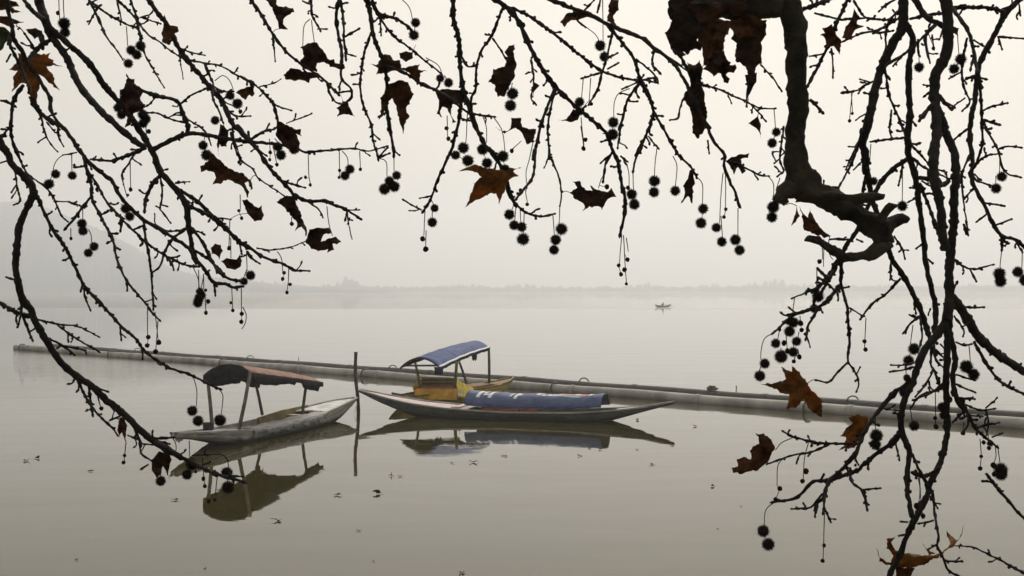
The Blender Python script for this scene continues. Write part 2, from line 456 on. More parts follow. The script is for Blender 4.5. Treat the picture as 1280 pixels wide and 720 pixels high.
# ---- weathered boat with the orange canopy, tied to the pole -------------------
fr = Frame((-7.19, 30.2), (-4.40, 40.0))
ob = empty('canopy_boat', fr.p(.5, 0, 0), 'weathered grey wooden boat with a ragged orange and black canopy, bow tied to the pole', 'boat')
G = [(0, .45), (.12, .36), (.25, .28), (.45, .26), (.65, .31), (.8, .40), (.9, .45), (1, .46)]
K = [(0, .34), (.10, .20), (.2, .02), (.25, -.08), (.72, -.10), (.80, .02), (.9, .22), (1, .40)]
hull, wd = make_hull(fr, ob, .60, G, K, M['hull_grey'], M['hull_grey'], M['deck_white'], .70, .27)
# four leaning posts
for (tx, ty, td, bx, by, bd, r_) in ((259, 468, 32.7, 266, 543, 32.6, .045), (313, 464, 32.5, 298.5, 537, 32.4, .045), (318, 473, 36.0, 328, 519, 36.0, .04), (383.5, 474, 36.2, 378, 517, 36.0, .04)):
    a = at(tx, ty, td); c = at(bx, by, bd); p = MB()
    mid = (a + c) / 2 + Vector((R.uniform(-.015, .015), 0, 0))
    p.tube([c, mid, a], [r_, r_ * .95, r_ * .85], 8); p.build('canopy_post', M['post_wood'], ob)
# canopy: arched cloth, sagging towards the bow
cn_root = None
c0l, c0r, c0t = at(255, 469, 32.6), at(314, 466, 32.6), at(289, 455.5, 32.8)
c1l, c1r, c1t = at(330, 473.5, 36.6), at(403, 478, 36.4), at(386, 467.5, 36.5)
rows = []
for i in range(19):
    t = i / 18; row = []
    for j in range(13):
        s = j / 12
        l, r_, tp = c0l.lerp(c1l, t), c0r.lerp(c1r, t), c0t.lerp(c1t, t)
        base = l.lerp(r_, s); rise = tp.z - (l.z + r_.z) / 2
        p = base + Vector((0, 0, rise * (1 - abs(2 * s - 1.0) ** 2.2)))
        p.z += .035 * math.sin(math.pi * t) * (1 - abs(2 * s - 1)) + .018 * noise.noise(Vector((t * 7, s * 5, 3)))
        if i == 18: p += (c1t - c0t).normalized() * .25 * noise.noise(Vector((s * 9, 2, 0)))
        row.append(p)
    rows.append(row)
cb = MB(); cb.grid(rows, .012); can = cb.build('canopy', M['tarp_orange'], ob)
lg = MB(); lg.grid([[p + Vector((0, 0, -.03)) for p in rw] for rw in rows], .006); lg.build('lining', M['tarp_black'], can)  # dark sheet added just below the cloth to make its underside dark
# charcoal gable cloth over the stern end, lapping back over the roof
gb = MB(); g_rows = []
for i in range(7):
    t = i / 6 * .2
    row = []
    for j in range(17):
        s = j / 16 * (.86 - .50 * i / 6)
        k = t * 18; i0 = int(k); q = s * 12; j0 = min(int(q), 11)
        a = rows[i0][j0].lerp(rows[i0][j0 + 1], q - j0); c = rows[i0 + 1][j0].lerp(rows[i0 + 1][j0 + 1], q - j0)
        row.append(a.lerp(c, k - i0) + Vector((0, 0, .016)))
    g_rows.append(row)
gb.grid(g_rows, .006)
fl = []
for j in range(25):
    s = j / 24; q = s * 12; j0 = min(int(q), 11)
    a = rows[0][j0].lerp(rows[0][j0 + 1], q - j0)
    drop = c0l.z + (c0r.z - c0l.z) * s - (.10 + .03 * noise.noise(Vector((s * 8, 0, 5))) + (.12 if .06 < s < .16 else 0))
    fl.append([a + Vector((0, -.035, .01)), Vector((a.x, a.y - .05, (a.z + drop) / 2)), Vector((a.x, a.y - .04, drop))])
gb.grid(fl, .008, Vector((0, 1, 0)))
gb.build('gable_cloth', M['tarp_black'], can)
# dark scalloped side valances
for side in (0, 1):
    vb = MB(); vr = []
    for i in range(41):
        t = i / 40; k = t * 18; i0 = min(int(k), 17); j = 12 if side else 0
        a = rows[i0][j].lerp(rows[i0 + 1][j], k - i0)
        d = .20 + .045 * math.sin(t * 9) + .03 * noise.noise(Vector((t * 11, side, 1)))
        if .58 < t < .70: d *= .55
        if t > .93: d *= .5
        o = fr.V * (.02 if side else -.02)
        vr.append([a + o + Vector((0, 0, .012)), a + o * 1.6 + Vector((0, 0, -d * .5)), a + o + Vector((0, 0, -d))])
    vb.grid(vr, .008, -fr.V if side else fr.V)
    vb.build('valance', M['tarp_black'], can)
# ragged sheet thrown over the side amidships
def ragged(rows_fn, n, m):
    rr = []
    for i in range(n):
        rr.append([rows_fn(i / (n - 1), j / (m - 1)) for j in range(m)])
    return rr
def rag_near(t, s):
    tt = .27 + .40 * t
    v0 = wd(tt)
    edge = .10 * noise.noise(Vector((t * 14, 0, 8))) + .06 * noise.noise(Vector((t * 37, 0, 3)))
    v = v0 * (.42 + .63 * s) if s < .8 else v0 + .045
    z = interp(G, tt) + .035 * math.sin(math.pi * min(1, t * 1.1)) * (1 - s) + .035 + .02 * noise.noise(Vector((t * 22, s * 8, 5)))
    if s >= .8: z = interp(G, tt) + .035 - (s - .8) / .2 * (.05 + max(0, .10 + edge))
    z += .03 * noise.noise(Vector((t * 9, s * 5, 0)))
    return fr.p(tt, min(v, v0 + .045), z)
rg = MB(); rg.grid(ragged(rag_near, 60, 14), .008); rg.build('ragged_sheet', M['tarp_rag'], ob)
# mustard backrest standing along the far side, thwarts
sb = MB(); sr = []
for i in range(13):
    t = .50 + .27 * i / 12
    zt = interp(G, t) + .10 - .05 * abs(i / 6 - 1)
    sr.append([fr.p(t, -wd(t) * .70, .10), fr.p(t, -wd(t) * .86, zt)])
sb.grid(sr, .03, fr.V * -1); sb.build('backrest', M['olive_board'], ob, smooth=False)
for t in (.36, .66):
    th = MB(); th.box(fr.p(t, 0, interp(G, t) - .06), .22, wd(t) * 1.8, .03, fr.U, fr.V); th.build('thwart', M['deck_pale'], ob, smooth=False)

# ---- long low boat with the blue tarpaulin -------------------------------------
fr2 = Frame((4.25, 37.3), (-4.30, 40.1))      # stern at the right, bow at the pole
lb = empty('long_boat', fr2.p(.5, 0, 0), 'long low grey boat lying side-on, its middle covered by a low blue tarpaulin', 'boat')
G2 = [(0, .56), (.08, .42), (.18, .31), (.3, .24), (.5, .215), (.68, .27), (.8, .36), (.9, .50), (1, .68)]
K2 = [(0, .50), (.08, .30), (.17, .06), (.22, -.06), (.74, -.08), (.82, .05), (.92, .34), (1, .60)]
hull2, wd2 = make_hull(fr2, lb, .74, G2, K2, M['hull_dark'], M['hull_grey'], M['deck_pink'], .62, .17)
# low tarpaulin tunnel
def arch2(t, s, off=0.0):
    tt = .205 + .425 * t
    a = math.pi * (.04 + .92 * s)
    w_ = .50 + off; h_ = .40 + .05 * t + off
    v = math.cos(a); z = math.sin(a)
    sg = -.02 * math.sin(t * math.pi * 4) ** 2
    return fr2.p(tt, w_ * math.copysign(abs(v) ** .75, -v), interp(G2, tt) + .04 + (h_ + sg) * z ** .8 + .012 * noise.noise(Vector((t * 14, s * 4, 6))))
# s=0 -> v negative side.  The near side (towards the viewer) is v with smaller y
near_neg = fr2.V.y > 0
def near2(t, s, off=0.0):     # s measured from the near edge
    return arch2(t, s if near_neg else 1 - s, off)
cb = MB(); cb.grid([[near2(i / 40, j / 20) for j in range(21)] for i in range(41)], .012)
tarp = cb.build('tarpaulin', M['tarp_bluegrey'], lb)
eb = MB()
for t in (0.01, .99):
    eb.tube([near2(t, j / 20, -.02) for j in range(21)], .02, 6)
eb.build('tarpaulin_frame', M['iron'], tarp)
hem = MB(); hem.grid([[near2(i / 40, s, .006) for s in (0.0, .03, .055)] for i in range(41)], .004); hem.build('hem', M['tarp_blue'], tarp)
def patch(poly_ts, fn, mtl, name, parent, n=6):
    """small printed patch that follows a curved sheet: quad corners in (t,s)"""
    a, b_, c, d = poly_ts; rr = []
    for i in range(n + 1):
        u = i / n; row = []
        for j in range(n + 1):
            v = j / n
            t = (a[0] * (1 - u) + b_[0] * u) * (1 - v) + (d[0] * (1 - u) + c[0] * u) * v
            s = (a[1] * (1 - u) + b_[1] * u) * (1 - v) + (d[1] * (1 - u) + c[1] * u) * v
            row.append(fn(t, s, .006))
        rr.append(row)
    q = MB(); q.grid(rr); return q
def px2t(px): return (765 - px) / (765 - 583.0)
LET = MB()
def stroke(x0, x1, s0, s1, lean=2.5):
    q = patch([(px2t(x0), s0), (px2t(x1), s0), (px2t(x1 + lean), s1), (px2t(x0 + lean), s1)], near2, None, '', None)
    LET.add(q.v, q.f)
for (x0, x1, s0, s1) in ((597, 601.5, .20, .54), (605, 609, .36, .53), (605.5, 612, .28, .35), (613, 617.5, .20, .55), (617, 621, .46, .53),
                         (641, 643.5, .30, .50), (647.5, 651.5, .22, .55), (652, 656, .36, .44),
                         (673, 684, .47, .52), (676, 681, .36, .46), (683, 688, .34, .41), (690, 706, .37, .415), (704, 708, .415, .54), (690, 704, .50, .54), (690, 693, .415, .50), (696, 701, .44, .48), (727, 731, .42, .52), (744, 749, .38, .50)):
    stroke(x0, x1, s0, s1)
LET.build('lettering', M['lettering'], tarp)
patch([(px2t(704), .41), (px2t(741), .36), (px2t(745), .50), (px2t(712), .53)], near2, None, '', None).build('red_print', M['print_red'], tarp)
patch([(px2t(708), .33), (px2t(734), .26), (px2t(738), .35), (px2t(708), .40)], near2, None, '', None).build('teal_print', M['print_teal'], tarp)
# red cushion edge showing under the tarpaulin, thwart, painter ring
cu = MB(); sn = -1 if near_neg else 1
for (x0, x1) in ((607, 657), (660, 682)):
    t0, t1 = .205 + .425 * px2t(x1), .205 + .425 * px2t(x0)
    q = MB(); q.box(fr2.p((t0 + t1) / 2, sn * .50, interp(G2, t0) + .03), (t1 - t0) * fr2.L, .14, .085, fr2.U, fr2.V)
    bevel(q.build('cushion', M['rust'], lb, smooth=False), .015)
q = MB(); q.box(fr2.p(.66, 0, .30), .25, 1.0, .03, fr2.U, fr2.V); q.build('thwart', M['deck_pink'], lb, smooth=False)

# ---- yellow boat with the tall blue canopy ---------------------------------------
fr3 = Frame((-3.55, 41.9), (0.02, 48.2))
yb = empty('yellow_boat', fr3.p(.5, 0, 0), 'mustard yellow boat with a raised curved blue canopy, moored behind the long boat', 'boat')
G3 = [(0, .30), (.15, .32), (.4, .34), (.6, .36), (.8, .37), (.92, .44), (1, .52)]
K3 = [(0, .22), (.12, -.02), (.2, -.1), (.75, -.1), (.85, .1), (1, .45)]
hull3, wd3 = make_hull(fr3, yb, .62, G3, K3, M['mustard'], M['olive_board'], M['umber_deck'], .80, .12)
PT = []
for (tx, ty, td, bx, by, bd, r_) in ((519, 453, 43.3, 526, 490, 43.2, .04), (571, 452, 43.0, 567.5, 490, 43.0, .05), (574, 452, 46.6, 583, 479, 46.5, .04), (611, 434, 46.9, 611.5, 481, 46.8, .045)):
    p = MB(); p.tube([at(bx, by, bd), at((bx + tx) / 2 + .3, (by + ty) / 2, (td + bd) / 2), at(tx, ty, td)], [r_, r_, r_ * .9], 8)
    p.build('canopy_post', M['post_olive'], yb)
e0l, e0r, e0t = at(499.5, 459.5, 43.6), at(550, 459.5, 42.7), at(523, 446.5, 43.2)
e1l, e1r, e1t = at(573, 437, 47.6), at(612, 434.5, 46.6), at(594, 425.5, 47.2)
def arch3(t, s, off=0.0):
    l, r_, tp = e0l.lerp(e1l, t), e0r.lerp(e1r, t), e0t.lerp(e1t, t)
    p = l.lerp(r_, s); rise = tp.z - (l.z + r_.z) / 2
    p.z += rise * (1 - abs(2 * s - 1.0) ** 2.0) + off + .05 * math.sin(math.pi * t) - .012 * math.sin(t * math.pi * 5) ** 2
    return p
cb = MB(); cb.grid([[arch3(i / 24, j / 16) for j in range(17)] for i in range(25)], .014)
can3 = cb.build('canopy', M['tarp_blue'], yb)
lg = MB(); lg.grid([[arch3(i / 24, j / 16, -.022) for j in range(17)] for i in range(25)], .006); lg.build('lining', M['tarp_black'], can3)  # black sheet added so the underside mirrors dark instead of blue
fb = MB()
for t in (.01, .5, .99): fb.tube([arch3(t, j / 16, -.035) for j in range(17)], .028, 6)
fb.tube([arch3(.03, .06, -.03), arch3(.03, .94, -.03)], .03, 6)
fb.tube([arch3(i / 10, .97, -.03) for i in range(11)], .025, 6); fb.tube([arch3(i / 10, .03, -.03) for i in range(11)], .025, 6)
fb.build('canopy_frame', M['iron'], can3)
wh = MB(); wh.grid([[arch3(i / 24, s, .006) for s in (.96, .978, .996)] for i in range(25)], .004); wh.build('hem', M['lettering'], can3)
fringe = MB(); rr = []
for i in range(49):
    t = i / 48; a = arch3(t, 1.0)
    d = .08 + .03 * noise.noise(Vector((t * 30, 0, 2)))
    rr.append([a + Vector((.01, -.012, .0)), a + Vector((.01, -.012, -d))])
fringe.grid(rr, .006, Vector((0, 1, 0))); fringe.build('fringe', M['tarp_black'], can3)
LET = MB()
for k in range(11):
    t0 = .06 + k * .085 + R.uniform(-.01, .01)
    if k in (6,): continue
    s0 = .30 + R.uniform(-.02, .02)
    for (dt, ds, wt, ws) in ((0, 0, .05, .05), (.015, .07, .03, .07), (.045, .02, .012, .13))[:R.randint(2, 3)]:
        q = patch([(t0 + dt, s0 + ds), (t0 + dt + wt, s0 + ds), (t0 + dt + wt, s0 + ds + ws), (t0 + dt, s0 + ds + ws)], arch3, None, '', None, 3)
        LET.add(q.v, q.f)
LET.build('lettering', M['lettering'], can3)
for (x, y, d, ww) in ((548.5, 463, 42.6, .28), (593, 445.5, 45.4, .18)):
    q = MB(); rr = []
    for i in range(9):
        u = i / 8 - .5
        rr.append([at(x, y, d) + Vector((u * ww, .03 * math.sin(i * 2.1), .10)), at(x, y, d) + Vector((u * ww * .9, .02 * math.sin(i * 2.6), -.02)), at(x, y, d) + Vector((u * ww * .8, .03 * math.sin(i * 1.7), -.13 + .03 * math.sin(i * 1.9)))])
    q.grid(rr, .03, Vector((0, 1, 0))); q.build('rolled_curtain', M['blue_cloth'], yb)
# cabin boards: low back panel, seat front, side board, draped cloth
def panel(name, pts, thick, mtl, parent, rows_=None):
    q = MB(); v = [Vector(p) for p in pts]; nrm = (v[1] - v[0]).cross(v[2] - v[0]).normalized()
    q.add(v + [p + nrm * thick for p in v], [(3, 2, 1, 0), (4, 5, 6, 7), (0, 1, 5, 4), (1, 2, 6, 5), (2, 3, 7, 6), (3, 0, 4, 7)])
    return q.build(name, mtl, parent, smooth=False)
panel('back_panel', [at(524, 488, 44.6), at(568, 488, 44.6), at(569, 472.5, 44.7), at(525, 471.5, 44.7)], .05, M['mustard'], yb)
for k in range(3):
    panel('slat', [at(525, 485 - k * 4.4, 44.52), at(568, 485 - k * 4.4, 44.52), at(568, 482.6 - k * 4.4, 44.53), at(525, 482.6 - k * 4.4, 44.53)], .03, M['post_olive'], yb)
panel('seat_front', [at(518, 500, 42.9), at(571, 500, 42.9), at(571, 486, 42.95), at(519, 486, 42.95)], .06, M['amber'], yb)
panel('seat', [at(519, 486, 42.95), at(571, 486, 42.95), at(568, 484.6, 44.4), at(524, 484.6, 44.4)], .05, M['rust'], yb)
panel('side_board', [at(518, 492, 43.0), at(526, 489, 44.5), at(526, 472, 44.6), at(515, 482.5, 43.1)], .04, M['mustard'], yb)
dr = MB(); rr = []
for i in range(15):
    u = i / 14
    top = at(570 + 22 * u, 473 + 12 * u ** .8, 43.6 + .8 * u); bot = at(572 + 20 * u, 497, 43.0 + .8 * u)
    rr.append([top.lerp(bot, j / 8) + Vector((0, -.07 * math.sin(i * 1.3 + j * .3) * (j / 8) ** .5, 0)) for j in range(9)])
dr.grid(rr, .012, Vector((0, 1, 0))); dr.build('draped_cloth', M['olive_cloth'], yb)
panel('white_card', [at(572, 494, 42.8), at(577, 496, 42.8), at(576, 488, 42.85), at(573, 485.5, 42.85)], .01, M['deck_white'], yb)
panel('floor_cushion', [fr3.p(.52, -.35, .40), fr3.p(.75, -.32, .43), fr3.p(.75, .32, .43), fr3.p(.52, .35, .40)], .05, M['umber_deck'], yb)
q = MB(); q.tube(catmull([fr3.p(.80, .46, .42), fr3.p(.88, .34, .46), fr3.p(.95, .18, .52), fr3.p(1.0, .02, .58), fr3.p(.99, -.06, .54)], .1), .022, 6); q.build('rope', M['rope'], yb)
# oar resting over the stern of the yellow boat
q = MB(); a, c = at(504.5, 495.3, 41.4), at(527, 499.5, 41.2)
q.tube([a, a.lerp(c, .5), c], [.018, .02, .02], 6)
q.box(a + (a - c).normalized() * .18, .42, .015, .11, (c - a).normalized(), Vector((0, 1, 0)))
oar = q.build('oar', M['pole_dark']); tag(oar, 'dark wooden oar lying at the stern of the yellow boat', 'oar')

# ---- things on and round the boats ------------------------------------------------
q = MB(); pts = [onwater(448, 517) + Vector((0, 0, -.8)), at(448, 516, 40.15), at(447.2, 497, 40.15), at(444.2, 468, 40.15), at(444.8, 440, 40.15)]
q.tube(catmull(pts, .08), [.048 + .004 * math.sin(i * 1.3) for i in range(len(catmull(pts, .08)))], 10)
pole = q.build('mooring_pole', M['pole_dark']); tag(pole, 'dark upright wooden pole standing in the water between the two bows', 'pole')
q = MB(); q.tube(catmull([fr.p(.985, 0, .47), at(446.8, 503, 40.08), at(444.5, 511, 40.0), at(443.0, 515.5, 39.9)], .05), .009, 5)
rp = q.build('mooring_rope', M['rope']); tag(rp, 'thin mooring rope hanging beside the wooden pole', 'rope')
prof = [(0, .0), (.10, .0), (.12, .14), (.135, .15), (.135, .165), (.12, .165), (.105, .02), (0, .02)]
def lathe(c, prof, n=18):
    q = MB(); rr = []
    for k in range(n + 1):
        a = 2 * math.pi * k / n
        rr.append([Vector(c) + Vector((r * math.cos(a), r * math.sin(a), z)) for r, z in prof])
    q.grid(rr); return q
bt = at(260, 541.5, 32.2); bu = lathe(bt, [(r * 1.0, z * 1.45) for r, z in prof]).build('bucket', M['bucket']); tag(bu, 'small dark plastic bucket on the stern of the orange-canopied boat', 'bucket')
ft = onwater(224, 546); fo = lathe((ft.x, ft.y, -.04), [(0, 0), (.08, .02), (.10, .07), (.095, .12), (.06, .155), (.02, .165), (.02, .185), (0, .185)]).build('float', M['float_grey']); tag(fo, 'pale rounded plastic float bobbing by the grey boat\'s stern', 'float')

# ---- floating pipeline: two lines of pipe ------------------------------------------
A = Vector((-29.3, 84.0, 0)); Bp = Vector((12.9, 35.9, 0))
ud = (Bp - A).normalized(); nd = Vector((-ud.y, ud.x, 0))
if nd.y < 0: nd = -nd
def pipeline(off, start, mtl, label, r_, z0, ring_px, arch):
    a = A + nd * off + ud * start; L = 82 - start
    root = empty('floating_pipe', a, label, 'pipe')
    body = MB(); nseg = int(L / 5.6); 
    P = []
    for i in range(int(L / .7) + 1):
        s = i * .7
        P.append(a + ud * s + Vector((0, 0, z0 + .012 * math.sin(s * .9 + off) + .02 * noise.noise(Vector((s * .11, off, 0))))) + nd * .05 * noise.noise(Vector((s * .07, off, 4))))
    body.tube(P, [r_ * (1 + .012 * math.sin(i * 2.1)) for i in range(len(P))], 16)
    pb = body.build('pipe_body', mtl, root)
    for k in range(nseg):
        s = 3.1 + k * 5.6; i = min(int(s / .7), len(P) - 1)
        j = MB(); j.tube([P[i] - ud * .09, P[i] + ud * .09], r_ * 1.10, 16); j.build('joint_collar', mtl, root, smooth=False)
    for px in ring_px:
        k = (px - 640) / F
        # intersection of the pixel column with the pipe axis
        s = (k * a.y - a.x) / (ud.x - k * ud.y)
        c = a + ud * s + Vector((0, 0, z0)); j = MB()
        if arch:
            pts = [c + nd * (.12 * math.cos(t)) + Vector((0, 0, r_ * .6 + .17 * math.sin(t))) for t in [math.pi * q_ / 12 for q_ in range(13)]]
            pts = [Vector((p.x, p.y, p.z)) + ud * .12 * math.cos(math.pi * n_ / 12) for n_, p in enumerate(pts)]
            j.tube(pts, .022, 6)
        else:
            j.tube([c + (nd * math.cos(t) + Vector((0, 0, 1)) * math.sin(t)) * (r_ + .05) for t in [2 * math.pi * q_ / 20 for q_ in range(21)]], .03, 6, cap=False)
        j.build('mooring_hoop', M['iron'], root)
    return root, P
p1, P1 = pipeline(0, 0, M['pipe'], 'nearer and paler of the two floating pipes crossing the lake', .175, .085, (28, 139, 279, 457, 694, 1010), False)
p2, P2 = pipeline(1.5, 1.4, M['pipe_far'], 'darker floating pipe lying just behind its paler twin', .165, .125, (172, 313, 491, 730, 1066), True)
for (px, py0, py1, lab) in ((373, 446, 470, 'thin upright stick by the pipes above the orange canopy'), (920, 482, 500, 'thin upright stick on the pipes beside the dead orange leaf')):
    k = (px - 640) / F; s = (k * A.y - A.x) / (ud.x - k * ud.y); c = A + nd * 2.1; s = (k * c.y - c.x) / (ud.x - k * ud.y); c = c + ud * s
    q = MB(); top = at(px, py0, c.y); q.tube([Vector((c.x, c.y, -.4)), Vector((top.x + .01, c.y, top.z))], [.022, .016], 6)
    tag(q.build('marker_stick', M['stick']), lab, 'stick')
k = (890 - 640) / F; a2 = A + nd * 1.5; s = (k * a2.y - a2.x) / (ud.x - k * ud.y); c = a2 + ud * s
q = MB(); q.box(c + Vector((0, 0, .33)), .34, .16, .09, ud, nd); q.box(c + Vector((0, 0, .40)), .22, .12, .05, ud, nd); q.box(c + Vector((0, 0, .335)) + ud * .22, .12, .05, .04, ud, nd)
tag(bevel(q.build('pipe_valve', M['iron'], smooth=False), .015), 'small dark fitting sitting on top of the farther pipe', 'pipe fitting')

# ---- distant rowing boat with its boatman -----------------------------------------
fr4 = Frame((19.0 + 7.9, 288), (19.0 + 12.1, 284))
fr4 = Frame((at(818, 380, 282).x, 281), (at(839.5, 380, 286).x, 287))
rbt = empty('rowing_boat', fr4.p(.5, 0, 0), 'small rowing boat far out on the misty lake', 'boat')
G4 = [(0, .50), (.15, .36), (.4, .26), (.65, .26), (.85, .36), (1, .55)]
K4 = [(0, .40), (.15, .1), (.25, -.05), (.75, -.05), (.88, .12), (1, .45)]
make_hull(fr4, rbt, .45, G4, K4, M['far_boat'], M['far_boat'], M['far_boat'], .78, .2, n=24)
def person(base, facing):
    """seated, cloaked figure as one skinned body"""
    me = bpy.data.meshes.new('person')
    J = [((0, 0, .32), .17), ((0, .02, .55), .17), ((0, .05, .78), .16), ((0, .07, .88), .065), ((0, .09, 1.02), .095), ((0, .09, 1.13), .075),
         ((.19, .07, .76), .065), ((.27, .20, .56), .05), ((.20, .42, .52), .035), ((-.19, .07, .76), .065), ((-.27, .22, .58), .05), ((-.12, .44, .56), .035),
         ((.12, .25, .36), .09), ((.15, .52, .45), .07), ((.14, .58, .10), .05), ((-.12, .25, .36), .09), ((-.15, .52, .45), .07), ((-.14, .58, .10), .05)]
    E = [(0, 1), (1, 2), (2, 3), (3, 4), (4, 5), (2, 6), (6, 7), (7, 8), (2, 9), (9, 10), (10, 11), (0, 12), (12, 13), (13, 14), (0, 15), (15, 16), (16, 17)]
    rot = Matrix.Rotation(facing, 3, 'Z')
    me.from_pydata([rot @ Vector(p) for p, r in J], E, [])
    o = bpy.data.objects.new('person', me); sc.collection.objects.link(o); WORLD[o.name] = Vector(base); o.location = base
    me.materials.append(M['cloth_dark'])
    m = o.modifiers.new('skin', 'SKIN'); m.use_smooth_shade = True
    for i, v in enumerate(me.skin_vertices[0].data):
        v.radius = (J[i][1], J[i][1]); v.use_root = (i == 0)
    s = o.modifiers.new('sub', 'SUBSURF'); s.levels = 1; s.render_levels = 2
    return o
tag(person(fr4.p(.52, 0, -.05), 1.1), 'cloaked boatman sitting in the distant rowing boat', 'person')
q = MB(); q.tube([fr4.p(.55, .25, .60), fr4.p(.85, .9, .02)], .025, 6); q.box(fr4.p(.88, .98, -.02), .4, .12, .03, (fr4.p(.85, .9, .02) - fr4.p(.55, .25, .6)).normalized(), Vector((0, 0, 1)))
tag(q.build('paddle', M['far_boat']), 'paddle held by the distant boatman', 'paddle')

# ---- dead leaves floating on the water --------------------------------------------
def drift_leaf(seed):
    """dead leaf half afloat: a few uneven lobes, folded and curled"""
    r = random.Random(seed); lob = r.randint(2, 5); a0 = r.uniform(0, 6.28); tips = []
    for k in range(lob): tips.append((a0 + (k + r.uniform(-.3, .3)) * r.uniform(.9, 1.15) * 5.2 / lob, r.uniform(.55, 1.05), r.uniform(.28, .55)))
    N = 40; pts = []
    for k in range(N):
        a = 2 * math.pi * k / N; rr = r.uniform(.28, .40)
        for ta, tl, tw in tips:
            d = abs((a - ta + math.pi) % (2 * math.pi) - math.pi)
            rr = max(rr, tl * max(0, 1 - d / tw) ** .8)
        pts.append((rr * math.cos(a), rr * math.sin(a)))
    fa = r.uniform(0, 3.14); vs = [(0, 0, .02)]
    for q in (.5, 1.0):
        for x, y in pts:
            x *= q; y *= q; u = x * math.cos(fa) + y * math.sin(fa)
            vs.append((x, y, .02 + .35 * abs(u) ** 1.5 * (1 if u > 0 else r.uniform(0, .2)) + .14 * max(0, noise.noise(Vector((x * 2 + seed, y * 2, 0))))))
    fs = [(0, 1 + k, 1 + (k + 1) % N) for k in range(N)] + [(1 + k, 1 + N + k, 1 + N + (k + 1) % N, 1 + (k + 1) % N) for k in range(N)]
    me = bpy.data.meshes.new('floating_leaf'); me.from_pydata(vs, [], fs); me.materials.append(M['leaf_float'])
    return me
LM = [drift_leaf(s) for s in range(11)]
FL = [(33, 576, 5, 'smaller dead leaf left of its spread neighbour on open water, left of the pole'), (46, 573, 6, 'spread dead leaf floating far left, beside a smaller one'),
      (112, 589, 5, 'lone dead leaf floating in front of the low hanging twig at left'),
      (220, 625, 5.5, 'dead leaf floating just left of the canopy reflection'), (348, 651, 8.5, 'wide dead leaf floating below the dark canopy reflection'),
      (423, 619, 5.5, 'upright curled dead leaf floating near the foot of the pole reflection'), (473, 617, 6.5, 'brown curled dead leaf floating below the pair of dead leaves'),
      (489, 595, 4, 'first of two dead leaves floating side by side right of the pole reflection'), (501, 595.5, 4, 'second of two dead leaves floating side by side right of the pole reflection'),
      (593, 578, 4.5, 'dead leaf with a raised lobe floating below the tarpaulin reflection'), (565, 579, 3, 'tiny dead leaf floating left of the raised-lobe leaf'),
      (632, 570, 3.5, 'flat dead leaf floating close under the reflected tarpaulin'), (725, 570, 5.5, 'broad dead leaf floating near the right end of the tarpaulin reflection'),
      (737, 561, 3.5, 'round curled dead leaf floating at the edge of the long boat reflection'), (750, 562, 4, 'small ragged dead leaf floating beside a round curled one'),
      (796, 562, 2.8, 'dot-like dead leaf floating under the reflected long boat tip'), (814, 581, 4.5, 'dark flat dead leaf floating right of the broad one'),
      (797, 525, 3.2, 'thin dead leaf floating in the wedge beside the long boat stern'), (869, 533, 3.5, 'upright dead leaf floating in front of the pipes'),
      (891, 608, 5.5, 'pale brown dead leaf floating left of the hanging curled leaf'), (448, 664, 2.8, 'speck of a dead leaf floating below the curled brown one'),
      (577, 716, 6.5, 'dead leaf floating at the very bottom edge of the water view'), (404, 586, 3, 'small dead leaf floating at the tip of the canopy reflection'),
      (256, 711, 3, 'small dark dead leaf floating low at the left'), (95, 700, 3, 'tiny dead leaf floating at the lower left corner'), (467, 702, 2.6, 'speck of dead leaf floating low, left of the bottom-edge leaf'),
      (897, 661, 2.8, 'tiny dark dead leaf floating left of the low hanging seed balls'), (926, 633, 2.5, 'speck of dead leaf floating above the low hanging seed balls')]
for i, (px, py, hw, lab) in enumerate(FL):
    p = onwater(px, py, 0.004); s = hw * 1.45 * p.y / F
    o = inst('floating_leaf', LM[i % 11], p, (s, s * R.uniform(.9, 1.3), s * R.uniform(1.8, 3.2)), (0, 0, R.uniform(0, 6.28)))
    tag(o, lab, 'leaf', 'dead leaves floating on the lake')

RS = random.Random(41)
for (px, py) in ((40, 583), (110, 677), (140, 563), (218, 527), (54, 688), (102, 678), (640, 617), (822, 600), (781, 611), (723, 647), (749, 673), (498, 689), (429, 675), (421, 573), (647, 580), (661, 562), (356, 577), (359, 577), (271, 695), (700, 705), (560, 640), (820, 700)):
    p = onwater(px, py, .004); s = RS.uniform(1.0, 1.7) * p.y / F
    tag(inst('leaf_fragment', LM[RS.randint(0, 10)], p, (s, s, s * 1.5), (0, 0, RS.uniform(0, 6))), 'tiny speck of leaf litter adrift on open water', 'leaf', 'specks of leaf litter adrift on the lake')

# ------------------------------------------------------------------ the plane tree overhead
M['bark'] = mat('plane_bark', (0.022, 0.019, 0.016), 0.85, 0.45, 22, bump=0.5, bscale=120, spec=0.15)
M['limb_bark'] = mat('mottled_limb_bark', (0.017, 0.015, 0.012), 0.9, 0.5, 11, col2=(0.062, 0.055, 0.038), bump=0.9, bscale=55, spec=0.12)
M['ball'] = mat('seed_ball', (0.018, 0.014, 0.011), 0.95, 0.4, 90, spec=0.1)
M['core'] = mat('bare_fruit_core', (0.022, 0.012, 0.008), 0.9, 0.4, 200, spec=0.1)
M['lf_dark'] = mat('dead_leaf_dark', (0.030, 0.016, 0.010), 0.8, 0.6, 28, col2=(0.07, 0.034, 0.016), bump=0.5, bscale=90, spec=0.15, trans=0.28, tcol=(0.11, 0.042, 0.013))
M['lf_black'] = mat('dead_leaf_black', (0.012, 0.009, 0.007), 0.85, 0.6, 28, col2=(0.035, 0.02, 0.011), bump=0.6, bscale=90, spec=0.1, trans=0.14, tcol=(0.045, 0.02, 0.008))
